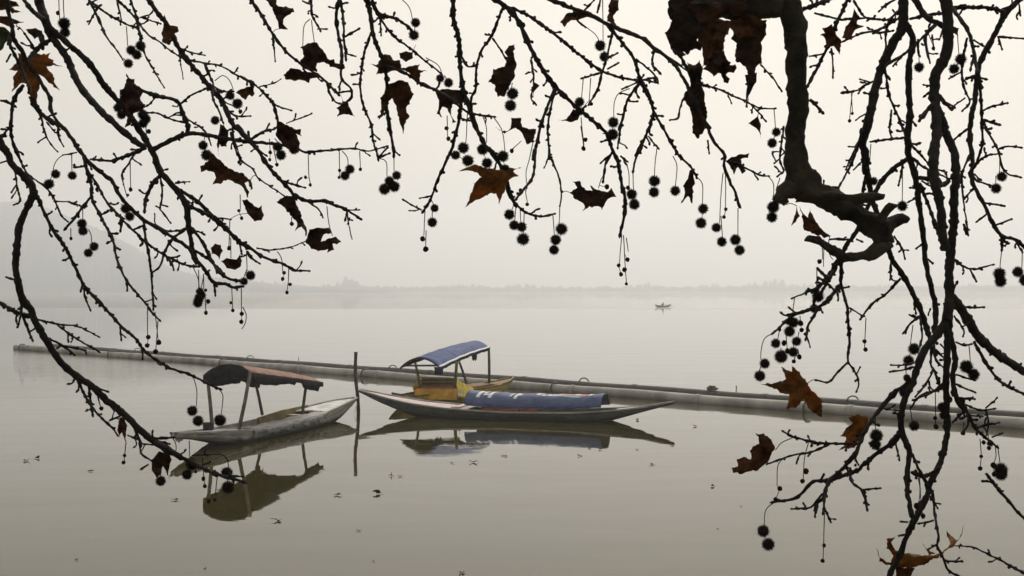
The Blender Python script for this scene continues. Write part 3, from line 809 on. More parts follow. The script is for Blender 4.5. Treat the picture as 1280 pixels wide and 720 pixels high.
M['lf_brown'] = mat('dead_leaf_brown', (0.060, 0.028, 0.012), 0.8, 0.55, 26, col2=(0.12, 0.055, 0.02), bump=0.5, bscale=90, spec=0.15, trans=0.32, tcol=(0.22, 0.085, 0.02))
M['lf_orange'] = mat('dead_leaf_orange', (0.15, 0.06, 0.012), 0.75, 0.5, 24, col2=(0.26, 0.12, 0.02), bump=0.5, bscale=90, spec=0.2, trans=0.38, tcol=(0.42, 0.17, 0.015))
M['lf_green'] = mat('fading_green_leaf', (0.030, 0.040, 0.018), 0.7, 0.5, 26, col2=(0.06, 0.07, 0.03), bump=0.5, bscale=90, spec=0.2, trans=0.30, tcol=(0.07, 0.085, 0.02))

# zoom tiles the outlines were measured in: origin (photo px) and scale
T = dict(A=(0, 0, 3.6), B=(0, 180, 3.6), C=(0, 340, 3.6), D=(300, 0, 4), E=(300, 160, 4), F=(500, 0, 3.6), G=(500, 160, 3.428),
         H=(800, 0, 4), I=(800, 160, 4), J=(1020, 0, 4), K=(1020, 160, 4), L=(1020, 320, 4), M=(1020, 460, 4), N=(900, 380, 4),
         O=(900, 540, 3.368), a=(0, 0, 6.54), b=(0, 90, 6.54), c=(140, 80, 6), d=(220, 160, 4.5), e=(220, 290, 5.54), f=(80, 440, 3.788),
         g=(930, 290, 4.5), h=(820, 0, 5.54), p=(0, 0, 1))
def pts(s):
    """'A 1,2 3,4 B 5,6' -> photo pixels"""
    o = []; t = T['p']
    for w_ in s.split():
        if ',' in w_:
            x, y = w_.split(','); o.append((t[0] + float(x) / t[2], t[1] + float(y) / t[2]))
        else: t = T[w_]
    return o

# each entry: kind, width at start and end (photo px), distance, outline.  Branches come in over the top of the view.
BR = [
 # left hand side
 (3.55, 12.5, 10, 'A 165,-30 180,20 200,80 218,135 232,170'),
 (3.45, 4.5, 8, 'A 100,-10 135,35 170,70 205,95'),
 (3.55, 9, 8.5, 'A 232,165 300,260 325,320 362,392 440,485 530,570 600,630 655,665'),
 (3.55, 7.5, 8.5, 'A 222,125 310,200 405,290 470,385 555,480 620,575 690,690 B 705,90 720,122 760,170 800,215 838,275 845,330 848,375'),
 (3.3, 5.5, 5, 'A 30,-10 40,60 55,130 62,180 100,230 125,290 165,340 200,400 225,440 b 410,290 460,400 540,480 620,600 690,690 B 380,60 430,110 500,165 545,240 600,300 660,350 730,390 790,430 850,470 885,540'),
 (3.6, 9.5, 9, 'A -40,560 0,640 40,700 B 45,80 100,140 145,190 143,240 110,310 85,380 75,470 70,560 85,640 C 100,120 140,175 160,230 210,310 265,395 340,465 420,520 480,580 f 220,240 300,310 360,370 430,425 520,480'),
 (3.25, 5, 4, 'A 660,-10 715,65 755,115 800,210 860,290 940,385 c 830,290 900,440 1030,575 d 345,-10 400,60 450,110 520,215 590,295 640,345 660,375'),
 # middle
 (3.7, 3.5, 2.6, 'D 50,-10 110,80 160,165 220,245 290,310 350,350 410,390 450,430 490,470'),
 (3.8, 4, 2.6, 'D 495,-10 480,80 490,170 508,260 505,340 510,400 552,440 557,485 530,512'),
 (3.4, 5, 3, 'D 630,-10 650,70 665,170 690,240 720,320 735,420 730,500 740,590 755,680 E 750,10 762,70 769,130'),
 (3.5, 4.8, 4, 'F 240,-10 240,80 265,180 270,290 285,400 320,510 350,590 400,680 G 385,90 430,160 455,210 465,270 490,320'),
 (3.3, 5.5, 3.2, 'F 420,-10 470,25 530,90 590,220 640,310 700,390 770,460 840,520 930,600 G 905,80 935,150 950,240 965,310 960,380 945,450'),
 (3.15, 6.5, 4, 'F 660,-10 760,30 850,65 940,110 1040,150 1110,180 H 20,195 70,240 140,290 200,360 235,430 290,540 330,620 360,690 I 372,72 420,130 425,205 450,270 480,335 500,400'),
 # right hand side
 (3.35, 4, 3.5, 'J 165,-10 110,100 60,230 0,350 H 840,425'),
 (3.1, 13, 10, 'J 437,-30 437,60 425,150 390,210 335,320 300,430 285,500 265,600 235,720 K 245,120 250,225'),
 (3.15, 9, 7, 'J 440,110 485,190 466,330 465,450 470,580 458,700 K 462,60 465,140 500,255 515,380 535,520 545,600 L 545,0 560,90 585,190 600,290 590,385'),
 (3.0, 15, 11, 'J 645,-30 660,80 662,210 640,300 600,370 595,470 600,560 K 605,30 590,120 590,240 620,380 630,500 645,610'),
 (3.0, 10, 13, 'J 605,550 650,640 K 640,10 690,120 700,250 690,350 690,480 675,600 668,700 L 665,100 668,215 650,330'),
 (3.4, 8, 5, 'J 1030,-20 1000,15 940,80 890,180 830,290 805,380 795,500 775,600 770,720 K 775,100 785,180 775,240 800,310 850,400 890,490 930,540 1000,560 1050,605'),
 (3.2, 6, 4.5, 'J 655,-10 690,50 720,95 760,150 790,260 808,370'),
 (3.05, 8, 7, 'J 485,-20 550,80 620,122 655,150'),
 # lower forks of the big hanging branch
 (3.0, 11, 6, 'L 650,320 600,400 550,460 510,550 480,640 M 462,110 438,180 425,250 432,330 465,420 456,520 456,620 O 795,290 808,360'),
 (3.0, 9, 7, 'L 645,330 658,430 655,540 648,640 M 648,60 655,200 655,330 632,440 600,520 560,600 O 880,250 830,350 785,440 765,500 720,590 700,640'),
 (3.0, 13, 10, 'L 670,200 740,285 800,390 860,450 920,500 1050,585'),
 (3.0, 8, 6, 'L 668,250 672,400 695,500 685,600 690,700 M 690,90 705,160 740,210'),
 (3.1, 7, 7, 'K 255,220 275,320 310,450 370,630 L 370,0 430,90 490,200 530,290 565,400 590,440'),
]
# big pruned limb close to the viewer
LIMB = (2.75, [(966, -22, 40), (979, -4, 36), (988, 14, 31), (994, 40, 28), (997, 58, 27), (995, 78, 25), (994, 100, 24), (997, 120, 26), (998, 132, 28), (995, 150, 25), (994, 170, 25), (994, 188, 27), (995, 205, 32), (1000, 222, 38), (1014, 236, 36), (1034, 248, 30), (1056, 259, 28), (1078, 271, 25), (1092, 284, 26), (1104, 298, 25), (1106, 305, 18)])
LIMB_STUBS = [
 [(1000, 240, 20), (1030, 246, 14), (1060, 247, 12), (1090, 247, 11), (1103, 248, 8)],
 [(1096, 280, 16), (1106, 268, 12), (1116, 257, 10), (1119, 254, 6)],
 [(1104, 288, 20), (1118, 278, 15), (1129, 274, 13), (1134, 273, 8)],
 [(1106, 303, 22), (1094, 312, 20), (1080, 318, 13), (1064, 322, 12), (1048, 316, 11), (1034, 308, 11), (1022, 302, 10), (1012, 296, 10)],
 [(980, 2, 40), (950, 0, 44), (915, -3, 46), (885, 2, 48), (866, 14, 44), (852, 32, 30), (840, 46, 12)],
 [(1000, 228, 30), (986, 236, 26), (976, 246, 18), (982, 256, 10)],
 [(862, 14, 22), (850, 38, 14), (844, 56, 10), (852, 70, 8)],
]
# twigs: start width, end width, outline
TW = [
 (1.8, 1.5, 'B 345,38 320,42 285,50'),
 (5, 4, 'A 232,175 195,200 150,240 125,320 140,420 165,480 200,525 b 470,430 510,455'),
 (3.6, 3, 'a 75,270 82,370 140,490 200,620 230,700'), (2.5, 2, 'a 85,440 60,490'),
 (4.2, 2.6, 'b 190,110 130,190 100,270 95,350 85,450 100,560 130,650 165,720'), (2.6, 3, 'b 0,235 50,240 98,270'), (2.2, 2, 'b 85,440 30,510 12,560 0,590'),
 (2, 1.6, 'b 235,200 265,270 335,370 360,480 390,550 430,610 465,645'), (1.8, 1.8, 'b 370,530 315,570'), (2.2, 1.6, 'b 470,440 480,530 520,605'), (1.8, 1.5, 'b 380,410 445,490'),
 (4.5, 2, 'A 655,665 600,690 530,715 B 500,75 410,70'),
 (6.5, 3.6, 'A 675,680 760,635 835,605 900,603 1000,622 1150,640 E 160,78 260,98 330,122'), (2.8, 1.6, 'E 330,122 440,112 560,103 640,115 700,100 730,92'),
 (5, 3.5, 'c 555,530 572,480 530,370 500,290 440,260 340,240 270,215 180,170'), (2.6, 2, 'c 510,300 590,235 660,205 735,170'), (2, 2.2, 'c 540,440 430,410 340,370 230,365'), (2, 1.5, 'c 560,410 650,465 710,520 740,600'),
 (1.8, 1.5, 'c 500,290 490,320 465,315'), (1.8, 1.6, 'c 540,390 470,380 430,400'), (2, 1.6, 'c 330,245 280,300 230,330'),
 (2.4, 1.8, 'A 850,270 925,285 990,295 1060,335 1115,365 1145,380'),
 (2.8, 1.8, 'A 520,-10 600,70 660,150 720,190 770,230 820,262'), (2.6, 1.6, 'A 583,-10 610,70 630,160 650,240 700,330 735,390'), (2, 1.6, 'A 525,0 545,85'),
 (3, 1.6, 'A 395,-10 420,40 450,100 480,170 530,230 550,265'), (3, 1.8, 'A 405,5 480,60 560,105 620,130 640,170'), (1.8, 1.8, 'A 630,80 670,65 690,45'), (1.8, 1.8, 'A 640,80 720,105'),(2,1.6,'A 440,30 400,105'), (3.4,4.2,'H 770,62 860,30 960,-8'), (4,2.4,'h 110,330 170,390 260,560'), (2.6,2,'h 470,500 490,560'),
 (3, 2, 'c 690,-10 745,115 760,170 755,250 800,350 830,430'), (2, 1.8, 'c 760,165 820,200 900,205'), (2.2, 1.6, 'c 780,180 840,275 920,320'), (2.4, 1.8, 'c 870,350 930,390 1030,390'), (1.8, 1.6, 'c 900,440 915,560 940,640 970,720'),
 (1.6, 1.2, 'A 800,200 815,300 822,350'), (2, 1.6, 'A 800,215 860,235 920,248'),
 (4, 2.6, 'B 150,195 165,230 200,310 240,390 290,460 335,550 380,640 450,715 C 510,205 550,250 610,300 650,355 710,400 770,435 850,460 920,495 985,525'),
 (2.6, 1.8, 'B 60,-10 90,70 130,140 200,190 240,240 275,320 300,345'), (1.8, 1.5, 'B 240,258 320,262 365,280'), (3, 2.8, 'B 408,240 370,285 330,340 300,375'),
 (3.6, 2.2, 'B 375,50 390,120 410,190 415,250 460,340 510,440 520,500 550,580 590,640 640,700 C 665,155 690,190 715,212'),
 (2.8, 2.4, 'B 390,110 440,190 480,260 540,330 600,390 680,460 780,520 840,545 890,550'),
 (2.8, 2.2, 'B 645,340 655,430 670,500 680,580 685,650 C 685,60 690,160'),
 (3.5, 2.2, 'B 835,380 770,435 740,490 720,550 690,575'), (2.4, 1.8, 'B 740,500 770,530 780,560'), (2, 1.5, 'B 830,385 750,390 700,360 695,320'),
 (6, 4, 'B 848,370 860,440 880,510 930,580 960,625 e 340,360 400,385 470,378'), (3.4, 3, 'B 860,375 910,440 940,500 980,570 e 360,320 430,335'),
 (3, 3, 'B 880,480 940,520 1000,580'),
 (4, 4.5, 'd 0,340 110,405 210,500'), (4, 4, 'd 60,430 130,465 210,500'), (5.5, 2, 'd 205,498 290,575 370,650 425,680 e 600,170 660,195 730,215 770,235 830,268 915,268'),
 (2, 1.2, 'e 560,112 650,125 790,105 885,70'), (3, 2, 'e 490,130 520,180 570,212'), (2, 1.6, 'd 210,505 300,512'), (2.4, 1.8, 'e 440,80 455,150'), (2.6, 2, 'e 265,350 272,430'),
 (2.4, 1.6, 'd 310,20 350,160 430,230 460,280 540,335 605,380'), (2.8, 2, 'd 590,295 640,310 720,335'), (4.5, 2.4, 'd 660,375 740,410 840,410 890,435 950,455 1035,510'), (2.2, 1.6, 'd 740,415 800,455 825,500'), (1.6, 1.6, 'd 960,460 1025,460'), (1.6, 1, 'd 960,465 975,560 990,620'), (2.5, 2, 'd 420,90 500,150'),
 (3.4, 2, 'd 410,70 490,20 550,8 D 180,640'), (2.6, 1.8, 'D 0,380 90,435 150,500 200,535 250,550'), (1.8, 1.2, 'D 95,435 170,415 200,398'), (3, 3, 'D 160,500 175,550 190,610'), (1.3, 1.8, 'D 230,615 290,595 355,568'),
 (2.2, 1.6, 'D 165,180 175,300'), (3, 2, 'D 435,420 450,470 480,512 510,520'), (2.8, 2, 'D 350,-10 355,20 362,80 400,150'), (2, 2, 'D 310,5 350,20'), (1.8, 1.8, 'D 385,145 425,145'),
 (3.2, 2.4, 'D 500,-10 515,90 520,200 530,290'), (2.2, 2.4, 'D 520,185 590,147'), (2, 1.6, 'D 520,265 572,280'), (2.2, 2.2, 'D 555,455 500,462'),
 (2.6, 2.2, 'D 655,160 625,250 610,330 600,430 620,540 655,620 665,710 E 670,80 690,150'), (2.4, 2.2, 'E 690,150 735,100'), (2, 2, 'E 690,150 740,130'),
 (3.4, 3, 'D 655,-10 700,70 770,90 830,125 850,145'), (3, 2, 'D 655,10 720,120 780,190 850,240 920,300 1000,362'), (2.2, 1.8, 'D 700,90 705,170'),
 (3, 3, 'D 720,330 800,355 850,380 900,415 F 80,370 160,405 220,440 290,495 320,512'),
 (4, 2.6, 'F 280,400 265,540 240,640 G 225,80 185,170 155,240 130,310 100,355'), (2.6, 1.5, 'G 140,290 90,300'), (1.6, 2, 'G 95,352 60,335 18,310'),
 (3, 2.6, 'F 465,30 410,165 370,220 345,300 340,400 320,440 322,505'), (2.2, 2, 'F 415,170 450,220 480,270'), (2.6, 2.2, 'F 278,255 305,300 345,290'),
 (2.8, 2, 'F 325,510 370,520 420,525'), (3, 2, 'G 490,320 540,362 600,378 660,368'),
 (3.4, 2.6, 'F 475,28 560,60 650,120 740,190 800,240 850,280 910,320 1000,350 1080,360 1140,350'), (3, 2.2, 'F 910,320 890,400 850,470'), (2, 2, 'F 905,325 825,350'), (2.2, 2, 'F 935,310 980,285'),
 (2.4, 1.8, 'F 590,268 600,340 602,390 590,440 610,470'),
 (3.6, 2.6, 'F 698,395 660,490 630,580 600,715 G 580,90 572,200 540,250 500,300'), (2.6, 1.8, 'F 702,398 675,500 665,590 675,715 G 638,110 680,210 692,290 685,330'), (1.6, 1.6, 'G 638,120 620,165'),
 (3.8, 2.4, 'F 935,115 990,180 1050,260 1085,370 1130,460 1140,510 1120,580 1060,700 G 1040,70 1010,130 1000,180'), (3, 2, 'F 1080,372 1030,440 1000,540 980,660'), (2.6, 2.2, 'F 955,150 935,240 912,320'), (2, 2, 'F 935,260 975,240'), (2, 2, 'F 1080,365 1000,400'),
 (2.6, 1.8, 'F 1060,265 1130,320 1160,370 H 20,400'), (3.6, 2.4, 'H -10,385 20,430 50,490 70,560 110,630 150,700 I 190,130 250,190 282,242'), (3, 2, 'H 70,565 40,650 10,720 I 0,110'), (1.8, 1.8, 'I 40,40 90,100'), (3, 2.4, 'H 72,245 62,320 95,360'),
 (3, 2.4, 'G 912,100 880,160 872,225'), (2, 2, 'G 905,110 865,145'), (2.6, 1.8, 'G 945,120 970,140'),
 (2.6, 1.8, 'H 280,415 390,445 470,480 540,510 600,540 670,542'), (2.2, 1.8, 'H 560,525 625,600'), (2.2, 2, 'H 230,470 200,540 190,590 155,600'), (2, 1.6, 'H 440,475 455,510'), (1.8, 2, 'H 600,320 660,385 705,450'), (2.4, 1.6, 'H 150,290 230,350 300,390'),
 (2.2, 1.6, 'H 545,400 535,470 532,530'), (2.4, 1.6, 'I 340,60 345,120'),
 (2.4, 1.8, 'I 455,165 520,195 600,235 640,240'), (2.4, 2, 'I 720,-10 705,100 700,160 718,215 690,240'), (1.8, 1.8, 'I 702,150 675,175'),
 (4, 3, 'H 850,500 880,525 910,560'),
 (2.4, 2.6, 'H 872,65 950,85 1010,100 J 150,95 250,90 350,100 420,95'), (2, 2, 'H 845,282 915,270'), (2.2, 1.8, 'J 75,240 85,310 85,380'),
 (3, 2, 'J 400,100 310,150 230,165 130,210'), (2.2, 2.2, 'J 280,168 380,155'), (2.8, 2, 'J 190,0 240,80 300,95'), (2.6, 2, 'J 400,-5 350,25 320,52'), (3.4, 3, 'J 470,95 560,75 640,65'), (3, 2.4, 'J 430,40 370,100 350,170 350,240'),
 (3, 2.4, 'J 345,340 365,470 400,560 435,640 455,690'), (2.2, 2, 'J 378,550 370,640 378,690'), (2.4, 2.8, 'J 270,710 340,700 445,690'), (2.4, 2, 'J 285,405 240,430 215,462'), (2, 1.8, 'J 270,410 225,398'), (2, 3, 'J 215,450 145,462'), (1.8, 1.6, 'J 245,570 205,596'),
 (2.8, 2.2, 'J 255,560 235,660 K 230,20 190,150 120,285 112,308'), (2.4, 2, 'K 115,300 40,290 I 920,270'), (1.8, 1.8, 'K 185,210 225,175'), (2.4, 1.8, 'K 215,60 150,205'),
 (3, 1.8, 'J 605,120 550,180 555,250 570,312'), (2.8, 2.4, 'J 600,115 520,200 440,270 360,320'), (2.4, 2, 'J 430,280 390,325'), (2.8, 2, 'J 510,195 515,270'), (1.8, 1.6, 'J 580,170 590,240'), (2, 1.6, 'J 635,140 620,190'),
 (5, 4.5, 'J 690,40 800,36 900,45 945,68'), (2.4, 2, 'J 910,185 960,188 1030,192'), (2.2, 2, 'J 910,180 930,240'), (2.4, 2, 'J 840,232 795,205'), (2.2, 2, 'J 1015,20 1022,70'), (2, 2, 'J 930,45 1000,20'),
 (3.6, 2.6, 'J 815,375 825,500 830,600 835,720 K 835,80 800,180 770,220'), (3, 2.2, 'J 828,590 860,660 K 850,0 910,110 930,190 960,230 1015,245'), (2.4, 2.2, 'K 915,105 960,92 1020,97'), (2.8, 2, 'K 795,185 850,140 912,128'), (2.6, 2.2, 'J 825,557 890,530 955,515'), (2.6, 2.6, 'J 840,600 910,622'), (3.4, 3.4, 'J 800,380 760,390'), (3, 2.6, 'J 805,385 840,395'),
 (2.8, 2, 'J 755,190 735,300 730,380 745,450 770,510 735,552'), (2, 1.6, 'J 745,490 700,522'), (2, 1.8, 'J 725,360 670,390'), (2.4, 2.4, 'J 790,280 775,340'), (3, 2.2, 'J 775,630 700,690'),
 (5.5, 5, 'J 620,480 650,520 683,548'), (5, 4.5, 'J 590,510 550,560 515,605'), (3.2, 2.4, 'J 590,450 550,475'), (2.2, 2, 'J 580,430 545,425'),
 (3, 2, 'K 465,75 520,130 570,190'), (2.6, 2, 'K 475,140 530,190 600,225 660,250'), (2.2, 2, 'K 600,205 650,220'), (5, 4, 'K 520,250 600,262 620,290 670,265'), (2, 2, 'K 530,265 580,295'), (2.2, 2, 'K 435,180 415,280'), (2, 2, 'K 510,300 480,300'), (2.2, 2, 'K 515,340 470,365'), (2.4, 2, 'K 540,575 505,600'),
 (3.6, 4, 'K 520,275 560,380 600,490 640,600'), (6.5, 5, 'K 470,145 380,210 320,280 260,390 200,520 150,590 125,660 g 548,190 545,300'), (3.2, 2.6, 'K 248,240 238,300 228,400'),
 (2.6, 1.8, 'K 770,130 730,240 735,330 745,420 762,530'), (2.8, 2, 'K 775,225 800,260 880,290'), (3, 3, 'K 725,230 700,260'), (2.6, 2.2, 'K 845,375 940,390'), (2.4, 2, 'K 855,430 810,465'), (2.4, 2.2, 'K 890,490 975,457'), (2.6, 2.4, 'K 930,540 930,602'), (2.4, 2, 'K 1000,565 1030,620'), (3, 4.5, 'K 740,480 755,530'), (2.2, 2, 'K 800,290 745,350'), (2.4, 2, 'K 390,540 430,600 445,650'),
 (3, 1.8, 'L 685,15 770,65 880,45'), (2.2, 2, 'L 770,65 800,125'), (2.6, 2.2, 'L 740,258 835,257'), (2.4, 1.8, 'L 690,300 740,370 735,400'),
 (4, 2.6, 'L 790,430 830,500 880,580 940,640 1050,695'), (2.4, 2.2, 'L 700,430 735,445 775,440'), (2.8, 2, 'L 700,640 790,680'), (2.4, 2, 'L 700,595 785,620'),
 (3, 2.2, 'L 425,110 350,190 280,240 225,312'), (2.2, 1.8, 'L 375,10 375,110 400,125'), (3.6, 2.8, 'g 545,300 580,420 585,500 595,600 585,690 L 160,530'), (2.4, 2.2, 'L 160,530 100,590 65,630 5,622'), (2.4, 2, 'L 160,530 200,590 215,640 205,672'), (2, 1.8, 'L 165,258 235,297'), (1.8, 1.8, 'L 200,590 220,560'),
 (3, 2, 'L 540,290 480,330 440,382'), (2.4, 2, 'L 500,310 475,298'), (2.2, 2, 'L 560,300 570,270'), (2.2, 2, 'L 490,535 440,545 378,545'), (2.2, 2, 'L 490,555 430,570 375,578'),
 (7.5, 3.2, 'L 480,620 440,650 M 405,110 350,170 300,230 260,290 215,380 160,480 80,545'), (4, 2, 'M 80,545 50,600 40,640 10,680 0,720'),
 (2.4, 2, 'L 590,560 550,640 500,700'), (3, 2.4, 'L 590,570 615,650 560,690 490,720'), (3, 2.2, 'M 640,95 600,112 520,140 480,190'), (2.2, 1.6, 'M 340,205 430,215'),
 (3, 2, 'L 590,440 600,520 640,560'), (3.4, 2, 'L 580,450 575,540 600,580'), (2.6, 2, 'L 600,470 650,520'), (2.6, 2, 'L 520,300 530,400 520,450'), (2.6, 2, 'L 490,210 500,280'), (2.2, 2, 'L 620,440 640,460'),
 (5.5, 3, 'M 425,315 380,375 300,430 230,490 O 590,155 530,180 450,205 390,210 330,270 270,290 230,295'), (4.5, 2.4, 'O 600,20 570,90 500,170 455,215 440,290 435,335'), (2.8, 2, 'O 430,260 400,300 370,320 305,323'), (2.8, 2, 'O 440,320 465,375'), (2.4, 2, 'O 400,300 400,350'),
 (3, 2.2, 'O 590,50 450,48 380,40 310,20 270,0'), (2.6, 1.8, 'O 455,55 380,85 300,100 200,135'), (3.4, 2.6, 'O 548,150 555,210 600,250 620,322'), (2.4, 2, 'O 600,243 670,237'), (2.2, 2, 'M 400,375 415,450'), (2.2, 1.8, 'M 195,450 210,480'),
 (3.6, 2.6, 'M 480,430 510,500 545,560 555,610'), (4, 3.6, 'M 475,520 540,540 605,510'), (2.4, 1.8, 'M 570,640 605,695'),
 (3, 2.6, 'O 865,200 895,260 905,350 920,440 915,480 940,530 960,580 1020,615'), (2.2, 2.2, 'O 900,373 845,385'), (2.2, 2, 'O 918,470 880,492'), (2.2, 2.4, 'O 945,543 1015,545'), (2.4, 2.2, 'O 790,380 770,378'), (2.4, 2, 'O 790,430 755,437'),
 (3.4, 3.4, 'O 1120,175 1180,250 1240,320 1300,385'), (3.2, 1.3, 'O 1300,605 1190,545 1120,510 1060,483 985,478'),
 (4.5, 2.6, 'M 700,140 740,190 790,290 850,350 900,390'), (2.4, 2, 'M 735,180 820,210 885,205'), (2.2, 1.8, 'M 850,200 900,155'), (2, 2, 'M 770,240 830,240'), (2.4, 1.8, 'M 755,215 760,280 735,325'), (2.2, 1.6, 'M 880,345 930,327'), (2.6, 2, 'M 715,150 790,155'), (3, 2, 'M 745,210 690,265'), (2.2, 1.6, 'M 850,205 862,270 855,330'), (2.6, 2, 'M 800,300 870,280'),
 (5, 2.4, 'g 530,155 490,230 430,300 400,350 390,420'), (3.4, 3, 'g 520,200 470,280 440,330'), (4.6, 2.4, 'g 540,300 500,350 440,410 330,450 260,480 200,540 165,567'), (2.6, 2, 'g 430,310 350,340 280,370'), (3.4, 3, 'g 410,200 450,240'), (2.6, 2.4, 'g 410,250 470,290 500,320'), (3.2, 2.2, 'N 500,10 470,60 440,110 430,170'), (2.4, 1.6, 'N 430,150 450,210'), (2.4, 2.2, 'g 350,330 400,340'), (3, 2.6, 'g 330,450 250,465'),
 (2.4, 2.2, 'g 480,42 530,40 575,42'), (2, 2, 'g 520,310 530,380'), (2.2, 2, 'g 430,420 440,450'),(2.4,2,'g 630,40 655,50'),
 (5.5, 3.4, 'f 430,425 520,480 600,520 700,570 840,612'), (3.2, 2, 'f 62,125 90,190 125,250 180,315 230,360 250,390'), (3, 2.6, 'f 118,160 125,230 135,290'), (2.2, 2, 'f 215,325 260,305'), (3.2, 2, 'f 335,365 360,430 365,480 410,512'), (2, 2, 'f 300,395 350,415'), (2, 1.8, 'f 370,435 430,440'), (2.8, 2.4, 'f 420,410 510,405'), (3, 2, 'f 440,420 495,435'), (2.8, 2.2, 'f 140,165 200,185'), (2.4, 2, 'f 780,585 840,590'), (1.6, 1.3, 'f 610,490 740,485 775,510'),(2,2.4,'f 400,530 375,548'),
 (4.2, 5, 'C -10,132 70,180 150,205'), (2.4, 1.8, 'C 165,213 260,235 350,245 440,290'), (2.4, 2, 'C 260,240 330,290 440,355'), (3, 2.2, 'C 200,292 280,330 330,370'), (2.2, 2, 'C 290,332 380,352'), (3.6, 2.2, 'C 105,200 130,270 145,302'), (3, 2.2, 'C 90,90 95,180 80,245'), (2.2, 2, 'B 72,612 35,603'), (2.4, 2, 'C 375,70 385,120 403,165'), (2.4, 2, 'C 540,240 545,298'), (2.4, 2, 'C 640,345 642,388'), (2.4, 2, 'C 570,40 572,80'),
 (2.2, 1.8, 'B 70,120 75,180 90,255 65,272'), (1.8, 1.8, 'B 75,180 55,212'), (2, 2, 'B 35,75 0,85'), (2.6, 1.6, 'B 605,40 580,85 550,130 555,180'), (4.4, 3.2, 'B 720,138 680,190 655,250 650,295'), (2.6, 1.8, 'B 720,145 730,220 720,295 730,305 765,352'), (3.4, 2.4, 'B 545,325 543,385'), (2.4, 2.4, 'B 600,385 640,370'), (2.2, 1.4, 'B 790,175 850,170'), (2, 1.4, 'B 845,268 870,262'),
 (3, 2.6, 'a 250,380 280,400 240,330 210,290'), (1.4, 1, 'a 190,260 160,225 140,215'),
 (2, 1.8, 'F 770,20 800,95 830,120'),(2.4,2,'F 830,45 870,5'),(2.4,2,'F 905,-10 890,50'),
]
